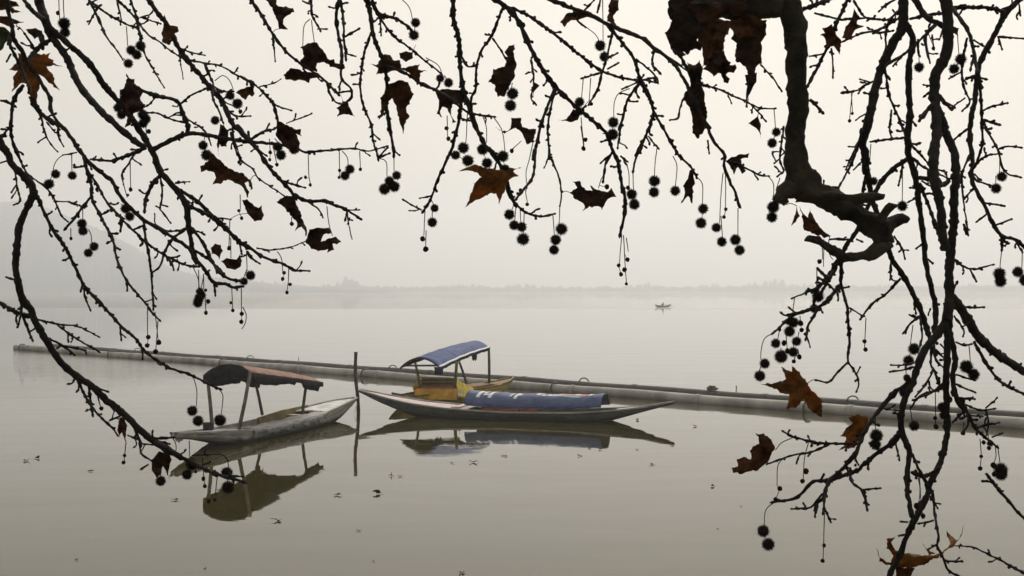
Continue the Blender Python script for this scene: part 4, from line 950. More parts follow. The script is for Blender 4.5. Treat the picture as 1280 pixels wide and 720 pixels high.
# stalks with whatever hangs on them: S = thread outline, then balls (radius px) and cores
ST = [ # stalk outline, [(x,y,r)...] in the same tile; r<3.4 are stripped cores
 ('A 263,-8 266,50 268,90', [('A', 260, 58, 2.6)]), ('A 284,-8 286,50 290,95', [('A', 288, 105, 7), ('A', 291, 146, 6)]),
 ('A 555,262 565,275', [('A', 577, 285, 6.2)]), ('A 568,118 574,205', [('A', 590, 226, 6.2), ('A', 615, 246, 6.4)]), ('A 600,108 622,140 630,190', [('A', 632, 206, 6)]),
 ('c 770,125 830,85 880,120 908,190', [('c', 885, 236, 6), ('c', 940, 297, 6.4)]), ('c 800,400 790,410', [('c', 773, 423, 5.8)]), ('c 700,520 690,570', [('c', 682, 610, 5.6), ('c', 710, 683, 6.4)]),
 ('c 60,190 60,280', [('c', 45, 328, 5.6), ('c', 70, 380, 5.4)]), ('c 240,365 240,380', [('c', 230, 380, 6.3), ('c', 255, 412, 5.8), ('c', 233, 445, 5.4)]), ('c 252,440 258,550', [('c', 274, 505, 3)]), ('c 945,320 960,345', [('c', 962, 357, 2.6)]),
 ('B 325,48 285,50 250,80 236,130', [('B', 250, 135, 6), ('B', 220, 180, 6)]), ('B 322,40 323,120', [('B', 325, 142, 5.8), ('B', 334, 95, 1.8)]),
 ('B 372,285 372,340', [('B', 368, 358, 5.8), ('B', 373, 391, 5.8)]), ('B 398,385 410,410 411,440', [('B', 423, 461, 5.4), ('B', 397, 490, 5.8)]), ('B 318,380 319,420', [('B', 319, 425, 2)]),
 ('B 555,180 572,240', [('B', 575, 230, 1.8)]), ('B 585,80 588,200', [('B', 587, 205, 2.4)]), ('B 545,270 560,285', [('B', 565, 291, 5.6), ('B', 583, 326, 6)]),
 ('C 663,160 664,285', [('C', 667, 293, 3), ('C', 662, 331, 3)]), ('C 697,180 712,310', [('C', 714, 317, 3.3)]), ('C 710,220 702,345', [('C', 700, 358, 3.3)]),
 ('C 868,468 885,530 884,600', [('C', 865, 625, 6.8), ('C', 891, 670, 6.8)]), ('C 985,525 1003,560 995,645', [('C', 990, 668, 7)]), ('C 437,560 450,600', [('C', 456, 614, 2.8)]),
 ('e 155,262 160,390', [('e', 165, 412, 5), ('e', 160, 458, 6.4)]), ('e 120,247 155,330 156,400', [('e', 150, 490, 6.2)]), ('e 190,290 192,395', [('e', 205, 403, 2.2)]), ('e 192,300 175,385', [('e', 178, 436, 4.8)]), ('e 200,430 206,550', [('e', 222, 480, 2.7), ('e', 207, 560, 2.5)]),
 ('e 488,140 492,260', [('e', 515, 300, 5.6)]), ('e 490,260 470,310', [('e', 470, 342, 5)]), ('e 385,372 392,530', [('e', 380, 490, 2.1), ('e', 393, 543, 2.3)]), ('e 452,388 453,560', [('e', 455, 566, 2.7), ('e', 452, 622, 2.7)]), ('e 460,520 485,570 480,630 455,672', []),
 ('e 735,228 737,270', [('e', 748, 282, 2.5), ('e', 738, 325, 2.3)]), ('e 700,135 725,170 735,210', []), ('e 780,255 778,330 770,400', [('e', 790, 363, 2.3), ('e', 768, 418, 2.2)]), ('e 370,30 366,95', [('e', 368, 110, 2.6)]), ('e 378,40 380,180', []),
 ('d 555,60 575,80', [('d', 572, 105, 6), ('d', 590, 152, 6)]), ('d 525,60 530,130', [('d', 530, 137, 2.4), ('d', 527, 178, 2)]), ('d 545,100 565,195', [('d', 567, 206, 2.4)]), ('d 660,90 664,110', [('d', 664, 118, 6)]),
 ('d 743,150 746,260 755,310', [('d', 728, 277, 2), ('d', 755, 320, 2)]), ('d 918,132 920,230', [('d', 920, 239, 2.2), ('d', 917, 278, 2)]), ('d 935,130 963,165 968,215', [('d', 978, 232, 5.6), ('d', 950, 268, 5.8)]), ('d 1033,130 1036,225', [('d', 1037, 232, 2.2)]),
 ('d 352,170 356,185', [('d', 355, 192, 2.2)]), ('d 360,375 362,455', [('d', 353, 465, 2.2), ('d', 369, 507, 2.2)]), ('d 650,500 650,530', [('d', 651, 539, 2.6)]), ('d 302,515 298,660', [('d', 298, 677, 2.6)]), ('d 848,440 860,540 880,605', []),
 ('D 350,95 320,130 313,235', []), ('D 357,100 371,212', []), ('E 690,150 730,168 735,245', [('E', 722, 306, 6.6), ('E', 747, 266, 5.8), ('E', 771, 293, 6.4)]), ('E 769,130 770,215', [('E', 783, 237, 6)]),
 ('D 805,-8 845,35 862,95', [('D', 878, 113, 5.6), ('D', 869, 175, 6.2)]), ('D 930,288 990,325 1014,380', [('D', 1001, 391, 5.4)]), ('F 200,340 212,358', [('F', 218, 372, 5.6)]), ('F 212,520 214,620', [('F', 209, 577, 2.8), ('F', 218, 624, 2.6)]),
 ('G 107,350 102,460', [('G', 97, 475, 3.3)]), ('G 112,440 110,505', [('G', 110, 519, 3.6)]), ('G 135,310 145,330', [('G', 148, 343, 5)]), ('G 138,355 138,385', [('G', 138, 404, 6)]),
 ('F 303,512 297,640', [('F', 285, 665, 7), ('F', 250, 698, 6), ('G', 291, 140, 7)]), ('F 372,522 388,570 390,640', [('F', 372, 672, 6.6), ('G', 373, 150, 6.6)]), ('F 420,525 460,590 473,690', [('F', 463, 703, 7), ('G', 450, 178, 6.4)]), ('G 470,100 520,55', [('G', 479, 98, 2.6)]),
 ('G 490,320 480,350', [('G', 469, 371, 7)]), ('G 497,330 492,395', [('G', 489, 417, 6.6)]), ('G 515,345 517,400', [('G', 521, 424, 6.4)]), ('G 532,355 530,455', [('G', 527, 476, 7.4)]),
 ('G 655,370 661,455', [('G', 667, 479, 6.8), ('G', 660, 522, 6.4)]), ('G 685,330 682,410', [('G', 692, 433, 6.8)]), ('G 570,205 540,265 545,315', [('G', 545, 327, 2.4), ('G', 517, 268, 2.6)]), ('G 572,50 555,130 540,190 545,260', []),
 ('F 815,528 820,590 828,650', [('F', 835, 629, 2.6), ('F', 825, 667, 2.6)]), ('F 825,350 817,440', [('F', 808, 459, 6.2)]), ('F 858,350 852,450', [('F', 806, 501, 6.2), ('F', 860, 467, 2.6)]), ('F 505,372 502,400', [('F', 506, 421, 6.8), ('F', 497, 475, 7.2)]),
 ('F 800,92 880,155 895,185', [('F', 901, 205, 6.6)]), ('F 912,-8 914,180', [('F', 920, 255, 6.6)]), ('F 1035,398 985,420 965,460 962,525', [('F', 960, 550, 6.6), ('F', 957, 605, 6.8)]),
 ('G 950,460 940,580', [('G', 937, 589, 2.6), ('G', 947, 627, 2.6)]), ('G 958,460 965,595 970,660', [('G', 962, 607, 3), ('G', 975, 564, 2.8), ('G', 970, 668, 2)]), ('G 970,470 978,530', []), ('G 880,190 862,220 850,258', [('G', 887, 252, 3)]), ('G 775,-8 787,80', [('G', 795, 49, 2.6), ('G', 787, 88, 2.6)]),
 ('G 965,138 980,190 982,250', [('G', 977, 256, 2.6), ('G', 993, 284, 6.4)]), ('G 998,182 1001,300', [('G', 1004, 327, 6.4)]), ('F 912,600 960,610', []),
 ('I 85,100 76,170 72,240', [('I', 72, 265, 6.6), ('I', 70, 321, 6.6)]), ('I 165,140 185,190 177,290', [('I', 176, 314, 6.2)]), ('I 280,242 312,280 312,380', [('I', 316, 404, 6.8), ('I', 305, 475, 6.6)]),
 ('I 415,225 405,330 398,470', [('I', 382, 498, 6)]), ('I 405,440 412,545', [('I', 409, 569, 6.2)]), ('I 490,400 490,530', [('I', 477, 559, 6.8), ('I', 498, 611, 7)]), ('I 428,230 428,395', [('I', 429, 406, 2.2), ('I', 420, 445, 2.4)]),
 ('H 670,542 677,630', [('H', 682, 660, 6), ('I', 661, 75, 6.2)]), ('I 640,240 668,280 667,350', [('I', 666, 396, 7), ('I', 660, 446, 6.6)]), ('I 700,250 680,310', [('I', 690, 353, 7)]),
 ('J 178,462 182,560', [('J', 182, 567, 2)]), ('J 182,462 168,595', [('J', 168, 604, 2.4)]), ('J 708,175 715,270', [('J', 725, 296, 6.8), ('J', 691, 344, 6.4)]), ('J 515,265 516,310', [('J', 516, 336, 6.4)]), ('J 560,160 585,225', [('J', 588, 241, 2.4)]),
 ('K 433,180 432,368', [('K', 432, 390, 6.4)]), ('K 920,130 918,220', [('K', 930, 243, 6.6)]), ('K 900,240 900,280', [('K', 901, 302, 6.8)]), ('K 275,80 268,180', [('K', 250, 210, 5.6), ('K', 288, 266, 5)]),
 ('K 930,600 918,710', [('L', 917, 89, 7), ('L', 923, 127, 6.8)]), ('K 1032,620 1030,700', [('L', 1009, 80, 6.6), ('L', 1046, 121, 7)]),
 ('L 485,345 472,440', [('L', 490, 465, 7)]), ('L 475,480 465,500', [('L', 463, 523, 6.8)]), ('L 450,560 450,590', [('L', 455, 610, 4.6), ('L', 440, 682, 6.4)]), ('L 765,440 772,530', [('L', 752, 554, 7.6), ('L', 788, 592, 7.8)]),
 ('L 250,310 243,460', [('L', 243, 427, 2.8), ('L', 248, 468, 2.8)]), ('M 597,112 598,285', [('M', 596, 250, 2.6), ('M', 600, 293, 3.2)]), ('M 297,238 298,310', [('M', 302, 338, 7.4), ('M', 297, 382, 7)]), ('M 470,190 480,260', [('M', 491, 290, 6.4)]), ('M 640,160 640,170', [('M', 632, 195, 6), ('M', 640, 235, 6)]),
 ('M 820,355 826,430 822,490', [('M', 826, 442, 2.4), ('M', 821, 502, 3)]), ('M 895,380 900,440 888,480', [('M', 887, 486, 3.6), ('M', 891, 530, 3)]), ('M 908,385 920,480', [('M', 925, 508, 7.6), ('M', 925, 533, 7)]), ('M 740,270 736,315', [('M', 735, 326, 3)]), ('M 860,330 865,390', [('M', 865, 400, 2.8), ('M', 838, 372, 2.6), ('M', 866, 377, 2.8)]),
 ('O 230,295 192,330 187,395', [('O', 182, 417, 7.8), ('O', 203, 473, 8.2)]), ('O 372,45 356,110 350,200', [('O', 362, 165, 3.6), ('O', 347, 207, 3.2)]), ('O 290,100 246,135 240,225', [('O', 252, 238, 3.2), ('O', 234, 284, 2.8)]), ('O 310,22 260,45 233,76', []), ('O 440,340 434,535', [('O', 438, 478, 2.4), ('O', 432, 542, 2.8)]),
 ('M 510,540 520,610 515,665', [('M', 503, 690, 3.6)]), ('O 840,190 845,290', [('O', 855, 354, 3)]), ('O 560,110 575,130', [('O', 570, 140, 1.8)]),
 ('N 270,145 225,170 207,225 204,275', [('N', 224, 298, 6.2)]), ('N 205,310 196,335', [('N', 199, 360, 6.8)]), ('N 298,130 290,172', [('N', 278, 197, 6.4)]), ('N 330,150 336,222', [('N', 320, 195, 3.2), ('N', 337, 235, 3)]), ('N 305,220 305,232', [('N', 305, 263, 7.8)]), ('N 395,140 390,165', [('N', 383, 187, 6)]), ('N 362,60 365,85', [('N', 366, 92, 6.4), ('N', 348, 137, 6.4)]), ('N 368,200 368,215', [('N', 366, 240, 6.2)]), ('N 375,265 371,280', [('N', 369, 287, 2.8)]), ('N 390,225 396,255', [('N', 397, 264, 3)]),
 ('g 440,42 442,150', [('g', 425, 166, 2.8)]), ('g 450,42 447,195', []), ('g 478,42 480,120 500,155', []), ('g 410,210 408,310', [('g', 416, 362, 7)]), ('g 285,370 272,460', []), ('g 400,390 398,410', [('g', 395, 430, 6)]), ('N 400,60 402,85', [('N', 403, 96, 3.6), ('N', 408, 130, 3)]),
 ('f 163,212 172,255', [('f', 177, 268, 2.6)]), ('f 293,430 285,515', [('f', 287, 490, 2.3), ('f', 282, 523, 2.6)]), ('f 515,408 530,440 528,490', []), ('f 455,570 458,590', [('f', 458, 611, 6.6)]), ('f 593,420 595,495', [('f', 605, 532, 7.6)]), ('f 590,530 585,555', [('f', 583, 581, 6.8)]), ('f 655,500 662,590 667,630', [('f', 660, 600, 2.6), ('f', 667, 635, 2.6)]), ('f 775,510 780,548', [('f', 771, 573, 7.6)]), ('f 772,600 774,615', [('f', 776, 641, 8.2)]), ('f 725,590 715,690', [('f', 686, 706, 2.4), ('f', 714, 700, 2.2)]), ('f 623,545 625,560', [('f', 624, 568, 1.8)]),
]
LEAVES = [
 ('dark', .9, 'h 200,20 620,10 640,60 560,110 470,90 400,150 300,160'), ('brown', 1, 'h 270,120 420,120 540,150 500,240 400,250 340,350 280,260'), ('brown', 1, 'h 480,140 640,90 760,150 720,260 560,270'), ('black', 1, 'h 100,150 230,240 330,300 310,350 250,335 210,360 160,310 110,300'), ('dark', 1, 'h 560,240 640,260 720,240 735,330 725,440 690,470 660,430 620,450 590,400 545,390'), #  colour, curl amount, outline
 ('orange', .5, 'p 11,87 20,79 23,73 22,66 29,67 35,76 39,73 46,67 63,66 60,72 67,75 66,78 78,83 58,83 66,93 75,113 60,103 48,93 52,101 48,113 44,128 38,118 34,105 26,104 15,115 16,96 22,88'),
 ('brown', .6, 'p -4,-3 12,0 20,2 24,8 14,9 29,15 15,17 10,12 0,13 -5,8'), ('brown', .6, 'p -3,18 8,20 18,24 30,27 20,30 10,33 4,30 -4,28'), ('green', .5, 'p -4,32 6,34 12,40 10,50 4,60 -4,66'),
 ('green', .7, 'a 210,240 290,228 340,250 360,290 365,325 330,360 310,300 280,320 260,290 230,270'),
 ('dark', 1.2, 'A 568,330 560,390 540,410 540,450 560,470 570,540 560,575 590,560 600,510 640,500 655,470 630,440 650,410 612,390 605,355 580,350 575,340'),
 ('dark', 1, 'c 810,450 840,460 870,500 880,560 860,620 820,620 806,600 800,690 785,600 790,540'),
 ('brown', .8, 'A 740,65 755,110 800,120 805,140 785,150 800,180 770,170 755,200 730,190 725,150 735,120'),
 ('brown', 1, 'c 930,215 960,190 1010,170 1050,165 1040,130 1060,125 1075,150 1060,190 1070,220 1050,245 1030,230 1000,270 970,250'),
 ('brown', 1.2, 'd 135,215 175,190 200,140 215,150 250,180 320,235 370,250 420,290 432,340 420,350 405,300 385,310 412,360 405,395 380,340 330,310 290,290 250,315 205,318 225,280 215,250 170,235 140,248'),
 ('dark', 1.2, 'd 372,405 400,400 430,425 465,450 483,435 485,470 495,490 480,520 440,525 400,480'),
 ('dark', 1, 'd 565,415 620,380 665,380 700,470 735,570 730,612 705,555 670,580 680,530 640,490 600,440'),
 ('dark', 1, 'd 725,640 750,570 800,560 860,560 875,590 830,600 815,640 860,620 900,610 930,640 905,655 880,650 890,685 850,702 855,680 800,693 760,680'),
 ('dark', 1, 'D 185,600 215,615 260,635 305,645 308,680 278,668 300,715 295,760 260,765 215,730 180,680'),
 ('brown', 1.2, 'e 240,110 270,80 310,90 325,130 310,150 300,190 280,160 250,150'), ('brown', 1.2, 'e 310,200 350,180 420,190 440,165 457,200 450,235 410,262 350,250'),
 ('brown', 1, 'f 262,310 285,310 300,350 298,440 288,420 275,380 262,405 252,370'), ('dark', 1, 'f 415,510 450,470 500,475 510,510 495,560 500,605 485,570 470,540 460,580 440,600 430,580 415,560'),
 ('dark', 1, 'D 115,-10 180,-10 190,30 230,30 265,40 272,60 240,75 225,85 215,120 240,147 195,145 190,110 170,70 150,30'),
 ('dark', .9, 'D 300,235 340,215 385,212 420,260 450,300 470,295 475,315 520,320 525,340 500,348 450,335 420,310 385,315 385,360 340,350 290,320 320,280'),
 ('dark', .9, 'D 215,375 250,340 290,345 350,360 400,375 410,385 350,395 345,415 270,405 225,395'),
 ('dark', .6, 'D 505,470 515,505 540,510 555,550 575,583 520,570 485,585 495,555 480,540 510,515'),
 ('brown', .8, 'D 650,320 680,325 720,270 750,275 765,300 800,300 805,340 850,330 900,320 890,345 935,355 900,365 900,405 880,410 840,360 790,350 740,365 680,372 690,340'),
 ('brown', .9, 'D 700,490 740,420 800,400 840,410 870,470 850,520 830,540 848,580 830,600 815,672 800,620 775,520 760,490 735,530 715,580 693,600'),
 ('dark', 1, 'D 795,265 830,255 860,262 880,220 865,290 830,310 800,290'),
 ('dark', .9, 'F 160,415 190,400 270,405 300,430 300,455 270,470 235,470 230,520 255,550 235,555 215,490 190,480 180,500 190,530 165,512 175,470'),
 ('dark', .9, 'F 470,235 490,205 515,200 525,290 515,350 490,400 470,435 440,437 425,380 397,370 420,310 470,300 485,265'),
 ('dark', 1, 'F 430,570 460,590 490,585 500,530 545,530 550,570 612,580 600,640 570,650 550,600 520,575 470,602'),
 ('orange', .8, 'G 250,185 320,155 420,180 470,170 522,170 485,185 510,205 465,225 450,270 425,328 412,280 350,300 310,320 275,347 300,290 320,235 312,238 350,210 330,190'),
 ('dark', .7, 'G 725,275 760,255 740,230 770,226 795,265 825,270 815,245 845,265 890,275 905,255 928,295 890,305 865,352 850,335 780,357 790,330 750,305'),
 ('brown', 1, 'F 720,100 750,60 800,35 850,50 860,75 800,95 770,90 740,122'), ('brown', 1, 'F 940,20 950,-6 985,0 985,45 960,70 965,100 1005,137 960,110 932,95'),
 ('dark', 1, 'F 710,540 750,535 780,490 810,510 800,540 770,550'), ('dark', 1.1, 'F 590,395 605,370 628,385 605,410 600,440'),
 ('dark', .8, 'H 235,310 275,325 300,300 315,340 305,400 322,460 338,560 330,640 312,670 290,695 262,665 255,560 220,500 225,460 252,430 240,370'),
 ('black', .8, 'h 90,-20 250,-20 330,100 330,200 280,320 220,380 150,350 100,330 60,225 110,160 80,80'), ('brown', 1, 'h 260,105 400,110 430,170 360,250 330,340 290,290 280,200'),
 ('brown', 1, 'h 320,330 370,220 480,170 545,160 490,225 470,340 440,400 380,480 330,450'), ('dark', 1, 'h 400,90 520,60 620,40 660,70 700,130 770,140 765,240 720,310 735,440 690,460 690,560 640,600 620,460 550,420 560,300 520,270 560,160 480,130'),
 ('brown', 1, 'h 660,120 730,80 780,30 830,60 790,130 700,150'), ('dark', 1.2, 'h 320,480 370,430 350,400 400,360 440,370 470,345 490,410 520,430 510,450 550,445 560,470 540,505 500,500 480,520 430,505 400,530 380,505'), ('black', 1, 'h 615,520 700,500 695,570 665,620 640,720 622,650 630,590'), ('black', 1, 'h 430,480 480,510 512,545 500,578 470,570 455,530'),
 ('brown', 1, 'H 540,615 590,575 605,620 605,690 580,640'), ('brown', .8, 'J 20,175 45,165 30,140 80,120 100,170 130,210 120,272 90,230 50,240 45,190'), ('brown', .8, 'J 130,190 150,130 180,90 190,40 215,80 205,120 242,130 195,150 180,200'),
 ('dark', .9, 'I 425,165 450,150 500,130 548,125 540,150 505,155 530,215 510,230 490,195 470,235 450,190'), ('dark', 1, 'I 215,290 250,210 275,210 275,280 262,300 268,320 262,378 240,340 205,378 225,320'),
 ('brown', 1, 'I 755,490 785,390 800,440 780,470'), ('brown', 1, 'I 795,390 840,450 850,400 880,470 950,545 890,540 820,510'),
 ('orange', .8, 'N 205,400 290,390 330,375 305,315 360,340 355,303 400,340 440,395 470,440 515,490 510,567 470,545 440,520 425,475 380,520 330,523 345,450 300,445 292,432'),
 ('orange', .9, 'M 120,340 150,300 185,275 160,250 210,228 260,245 265,280 230,340 190,400 110,412 140,390 150,345'),
 ('brown', 1, 'O 48,150 75,145 70,115 85,112 100,104 130,115 125,80 138,60 165,50 150,5 185,5 215,30 232,70 200,130 150,165 90,178 55,172'),
 ('orange', 1.4, 'O 660,490 670,525 720,550 730,520 700,490 700,450 740,440 720,465 740,500 800,510 870,520 920,512 970,470 950,410 990,452 1000,460 1028,385 1015,440 985,480 920,530 860,560 800,575 740,570 700,560 670,545'),
 ('orange', 1, 'O 853,468 880,500 915,512 880,520'), ('brown', 1, 'O 735,568 820,573 800,615 740,615'), ('brown', 1, 'J 685,130 715,140 712,182 690,165'), ('brown', 1, 'g 400,-5 440,-10 485,20 450,35'),
]

# ---- build it ------------------------------------------------------------------
TR = Vector((4.6, -1.2, 1.75))
tree = empty('plane_tree', TR, 'bare plane tree overhanging the lake, its dark twigs hung with seed balls and dead leaves', 'tree')
# trunk on the bank and the arm that reaches out over the viewer
tb = MB()
tp = catmull([TR + Vector((0, 0, -.2)), TR + Vector((-.05, .05, .8)), TR + Vector((-.2, .3, 2.2)), TR + Vector((-.6, .9, 3.6)), TR + Vector((-1.3, 2.2, 4.6)), Vector((2.0, 2.6, 6.6)), Vector((.6, 3.3, 6.5)), Vector((-.8, 3.5, 6.2)), Vector((-2.2, 3.6, 5.9)), Vector((-3.4, 3.7, 5.4))], .12)
n_ = len(tp)
tb.tube([p + Vector((noise.noise(p * 2), noise.noise(p * 2 + Vector((9, 0, 0))), 0)) * .03 for p in tp], [(.34 * (1 - i / n_) ** .8 + .05) * (1 + .10 * noise.noise(tp[i] * 3)) + .25 * max(0, 1 - i / 5) ** 2 for i in range(n_)], 14)
tb.build('trunk', M['limb_bark'], tree)

class Line:
    pass
LINES = []
def px_of(p): return Vector((640 + p.x * F / p.y, HOR - (p.z - H) * F / p.y))

def resample(P2, D0, D1, w0, w1, step=3.2, seed=0, wob=.55):
    """photo-px polyline -> smooth 3-D points with radii in metres; distance drifts along the branch"""
    P = catmull([(x, y, 0) for x, y in P2], step); n = len(P); pts3 = []; rr = []; tot = 0
    for i, p in enumerate(P):
        t = i / max(1, n - 1)
        D = D0 + (D1 - D0) * t + .035 * math.sin(t * 7 + seed) * min(1, n / 40) * min(1, t * 4)
        wx = noise.noise(Vector((i * .45, seed, 0))) * wob; wy = noise.noise(Vector((i * .45, seed, 50))) * wob
        q = at(p.x + wx, p.y + wy, D); pts3.append(q)
        rr.append((.465 if w0 + w1 > 9 else .54) * (w0 + (w1 - w0) * t) * D / F)
    return pts3, rr

def bristle(mb, P, rr, seed, thick, dens=1.0, ends=True):
    """nodes, short spurs and buds along a twig"""
    r = random.Random(seed * 13 + 5)
    radii = list(rr); side = r.choice((-1, 1)); i = r.randint(1, 3); spurs = []
    while i < len(P) - 1:
        radii[i] *= (1.30 + .35 * r.random()) if thick < 5 else (1.08 + .22 * r.random())
        if r.random() < (.6 if thick < 5 else .5) * dens: spurs.append((i, side))
        side = -side; i += r.choice((1, 1, 2, 2, 3, 5)) if thick < 5 else r.choice((2, 3, 4, 6, 9))
    for k in range(len(radii)): radii[k] *= 1 + .10 * noise.noise(Vector((k * .6, seed * 1.7, 2)))
    mb.tube(P, radii, 7 if thick < 6 else 10)
    b_n = len(mb.v)
    for i_ in range(b_n):
        v = mb.v[i_]; mb.v[i_] = v + Vector((noise.noise(v * 70), 0, noise.noise(v * 70 + Vector((3, 3, 3))))) * (.0011 if thick < 5 else .0024) + Vector((noise.noise(v * 190), 0, noise.noise(v * 190 + Vector((3, 3, 3))))) * (.0006 if thick < 5 else .0018)
    for i, sd in spurs:
        t = (P[min(i + 1, len(P) - 1)] - P[i - 1]).normalized()
        a = r.uniform(0, 6.28)
        nrm = (Vector((t.z, 0, -t.x)) * sd + Vector((0, 1, 0)) * r.uniform(-.9, .9)).normalized()
        d = (t * r.uniform(.35, .9) + nrm).normalized()
        px = P[i].y / F; kind = r.random(); b0 = P[i]
        if kind < .42:                                   # leaf scar or dormant bud: a fat knob
            w_ = max(.0020, radii[i] * r.uniform(.6, .95)); L = radii[i] + r.uniform(.8, 2.6) * px
            mb.tube([b0, b0 + d * L * .7, b0 + d * L], [w_ * 1.2, w_, w_ * .35], 5)
        elif kind < .74:                                 # short spur with its bud
            w_ = max(.0019, min(radii[i] * .65, .0028)) * r.uniform(.85, 1.25); L = radii[i] + r.uniform(2.0, 4.2) * px
            b2 = b0 + (d + t * r.uniform(-.1, .5)).normalized() * L
            mb.tube([b0, b0 + d * L * .5, b0.lerp(b2, .8), b2], [w_ * 1.3, w_ * .95, w_ * 1.35, w_ * .3], 5)
        else:                                            # crooked twiglet
            w_ = max(.0017, min(radii[i] * .55, .0024)); L = radii[i] + r.uniform(4.5, 12) * px
            q = [b0]; dd_ = d.copy(); m_ = r.randint(3, 5)
            for u_ in range(m_):
                dd_ = (dd_ + Vector((r.uniform(-.5, .5), r.uniform(-.3, .3), r.uniform(-.4, .5)))).normalized(); q.append(q[-1] + dd_ * L / m_)
            mb.tube(q + [q[-1] + dd_ * 2.2 * px], [w_ * 1.2] + [w_ * r.uniform(.8, 1.2) for _ in range(m_ - 1)] + [w_ * 1.5, w_ * .3], 5)
            for _ in range(r.randint(0, 2)):
                k_ = r.randint(1, m_ - 1); e_ = (dd_ + Vector((r.uniform(-1, 1), r.uniform(-.5, .5), r.uniform(-1, 1)))).normalized()
                mb.tube([q[k_], q[k_] + e_ * 1.5 * px, q[k_] + e_ * 2.8 * px], [w_, w_ * 1.25, w_ * .3], 5)
    if ends and thick < 4.6 and radii[-1] * F / P[-1].y < 2.2:
        t = (P[-1] - P[-2]).normalized(); w_ = radii[-1]
        e = P[-1]
        mb.tube([e, e + t * w_ * 1.2, e + t * w_ * 2.6, e + t * w_ * 4.2], [w_, w_ * 1.45, w_ * 1.2, w_ * .15], 6)

def nearest(x, y, lines=None):
    best = (1e9, None, None)
    for L in (lines or LINES):
        for k, q in enumerate(L.px):
            d = (q.x - x) ** 2 + (q.y - y) ** 2
            if d < best[0]: best = (d, L, k)
    return best

def overhead(p):
    """closest point of the reaching arm above a branch that leaves the top of the view"""
    j = min(range(n_ // 3, n_), key=lambda i: (tp[i] - p).length + abs(tp[i].x - p.x) * 2)
    return tp[j]

branch_no = 0
for bi, (D, w0, w1, s) in enumerate(BR):
    P2 = pts(s)
    top = P2[0][1] < 0
    d0, L0 = D, None
    if not top and P2[0][0] > 5:
        dd, L0, k0 = nearest(*P2[0])
        if dd < 26 ** 2: d0 = L0.P[k0].y
        else: L0 = None
    D1 = d0 + R.uniform(-.22, .22)
    P, rr = resample(P2, d0, D1, w0, w1, 3.4, bi * 3.1)
    if top:
        o = overhead(P[0]); a = P[0]; dr = (P[0] - P[2]).normalized(); ln = (o - a).length
        ext = catmull([o, a.lerp(o, .55) + dr * ln * .25, a], .05)[:-1]
        rr = [rr[0] * (1 + .5 * (1 - i / len(ext))) for i in range(len(ext))] + rr; P = ext + P
    mb = MB(); bristle(mb, P, rr, bi + 1, (w0 + w1) / 2, .75)
    o = mb.build('branch', M['bark'], tree, origin=P[0])
    L = Line(); L.P = P; L.px = [px_of(p) for p in P]; L.o = o; L.root = o; L.mb = mb; L.r = rr
    LINES.append(L)

# the pruned limb
def fat(tab, D, seed, dslope=0.0):
    P3 = catmull([(x, y, w_) for x, y, w_ in tab], 4.0); n = len(P3); P = []; rr = []
    for i, p in enumerate(P3):
        d = D + dslope * i / n
        P.append(at(p.x, p.y, d)); rr.append(p.z * .5 * d / F * (1 + .10 * noise.noise(Vector((i * .5, seed, 0)))))
    return P, rr
def knobbly(mb):
    for i, v in enumerate(mb.v):
        k = noise.noise(v * 40) * .0035 + noise.noise(v * 110) * .0018
        mb.v[i] = v + Vector((noise.noise(v * 35 + Vector((5, 0, 0))), noise.noise(v * 35 + Vector((0, 7, 0))), noise.noise(v * 35))) * .0075 + Vector((k, 0, k)) * 1.4
P, rr = fat(LIMB[1], LIMB[0], 1, .05)
o_ = overhead(P[0]); ext = catmull([o_, P[0].lerp(o_, .5) + Vector((-.05, -.1, .2)), P[0]], .03)[:-1]
P = ext + P; rr = [rr[0] * (1 + .8 * (1 - i / len(ext))) for i in range(len(ext))] + rr
mb = MB(); mb.tube(P, rr, 20); knobbly(mb)
limb = mb.build('limb', M['limb_bark'], tree, origin=P[len(ext)])
LIMBL = Line(); LIMBL.P = P; LIMBL.px = [px_of(p) for p in P]; LIMBL.o = limb; LIMBL.root = limb; LIMBL.r = rr
for k, tab in enumerate(LIMB_STUBS):
    dd, L_, k0 = nearest(tab[0][0], tab[0][1], [LIMBL])
    P, rr = fat(tab, LIMBL.P[k0].y, k + 3, (-.10, -.06, .05, -.08, .08, .0, .04)[k])
    mb = MB(); mb.tube(P, rr, 14); knobbly(mb); mb.build('stub', M['limb_bark'], limb, origin=P[0])
    L = Line(); L.P = P; L.px = [px_of(p) for p in P]; L.o = limb; L.root = limb; L.r = rr
    LINES.append(L)
LINES.append(LIMBL)

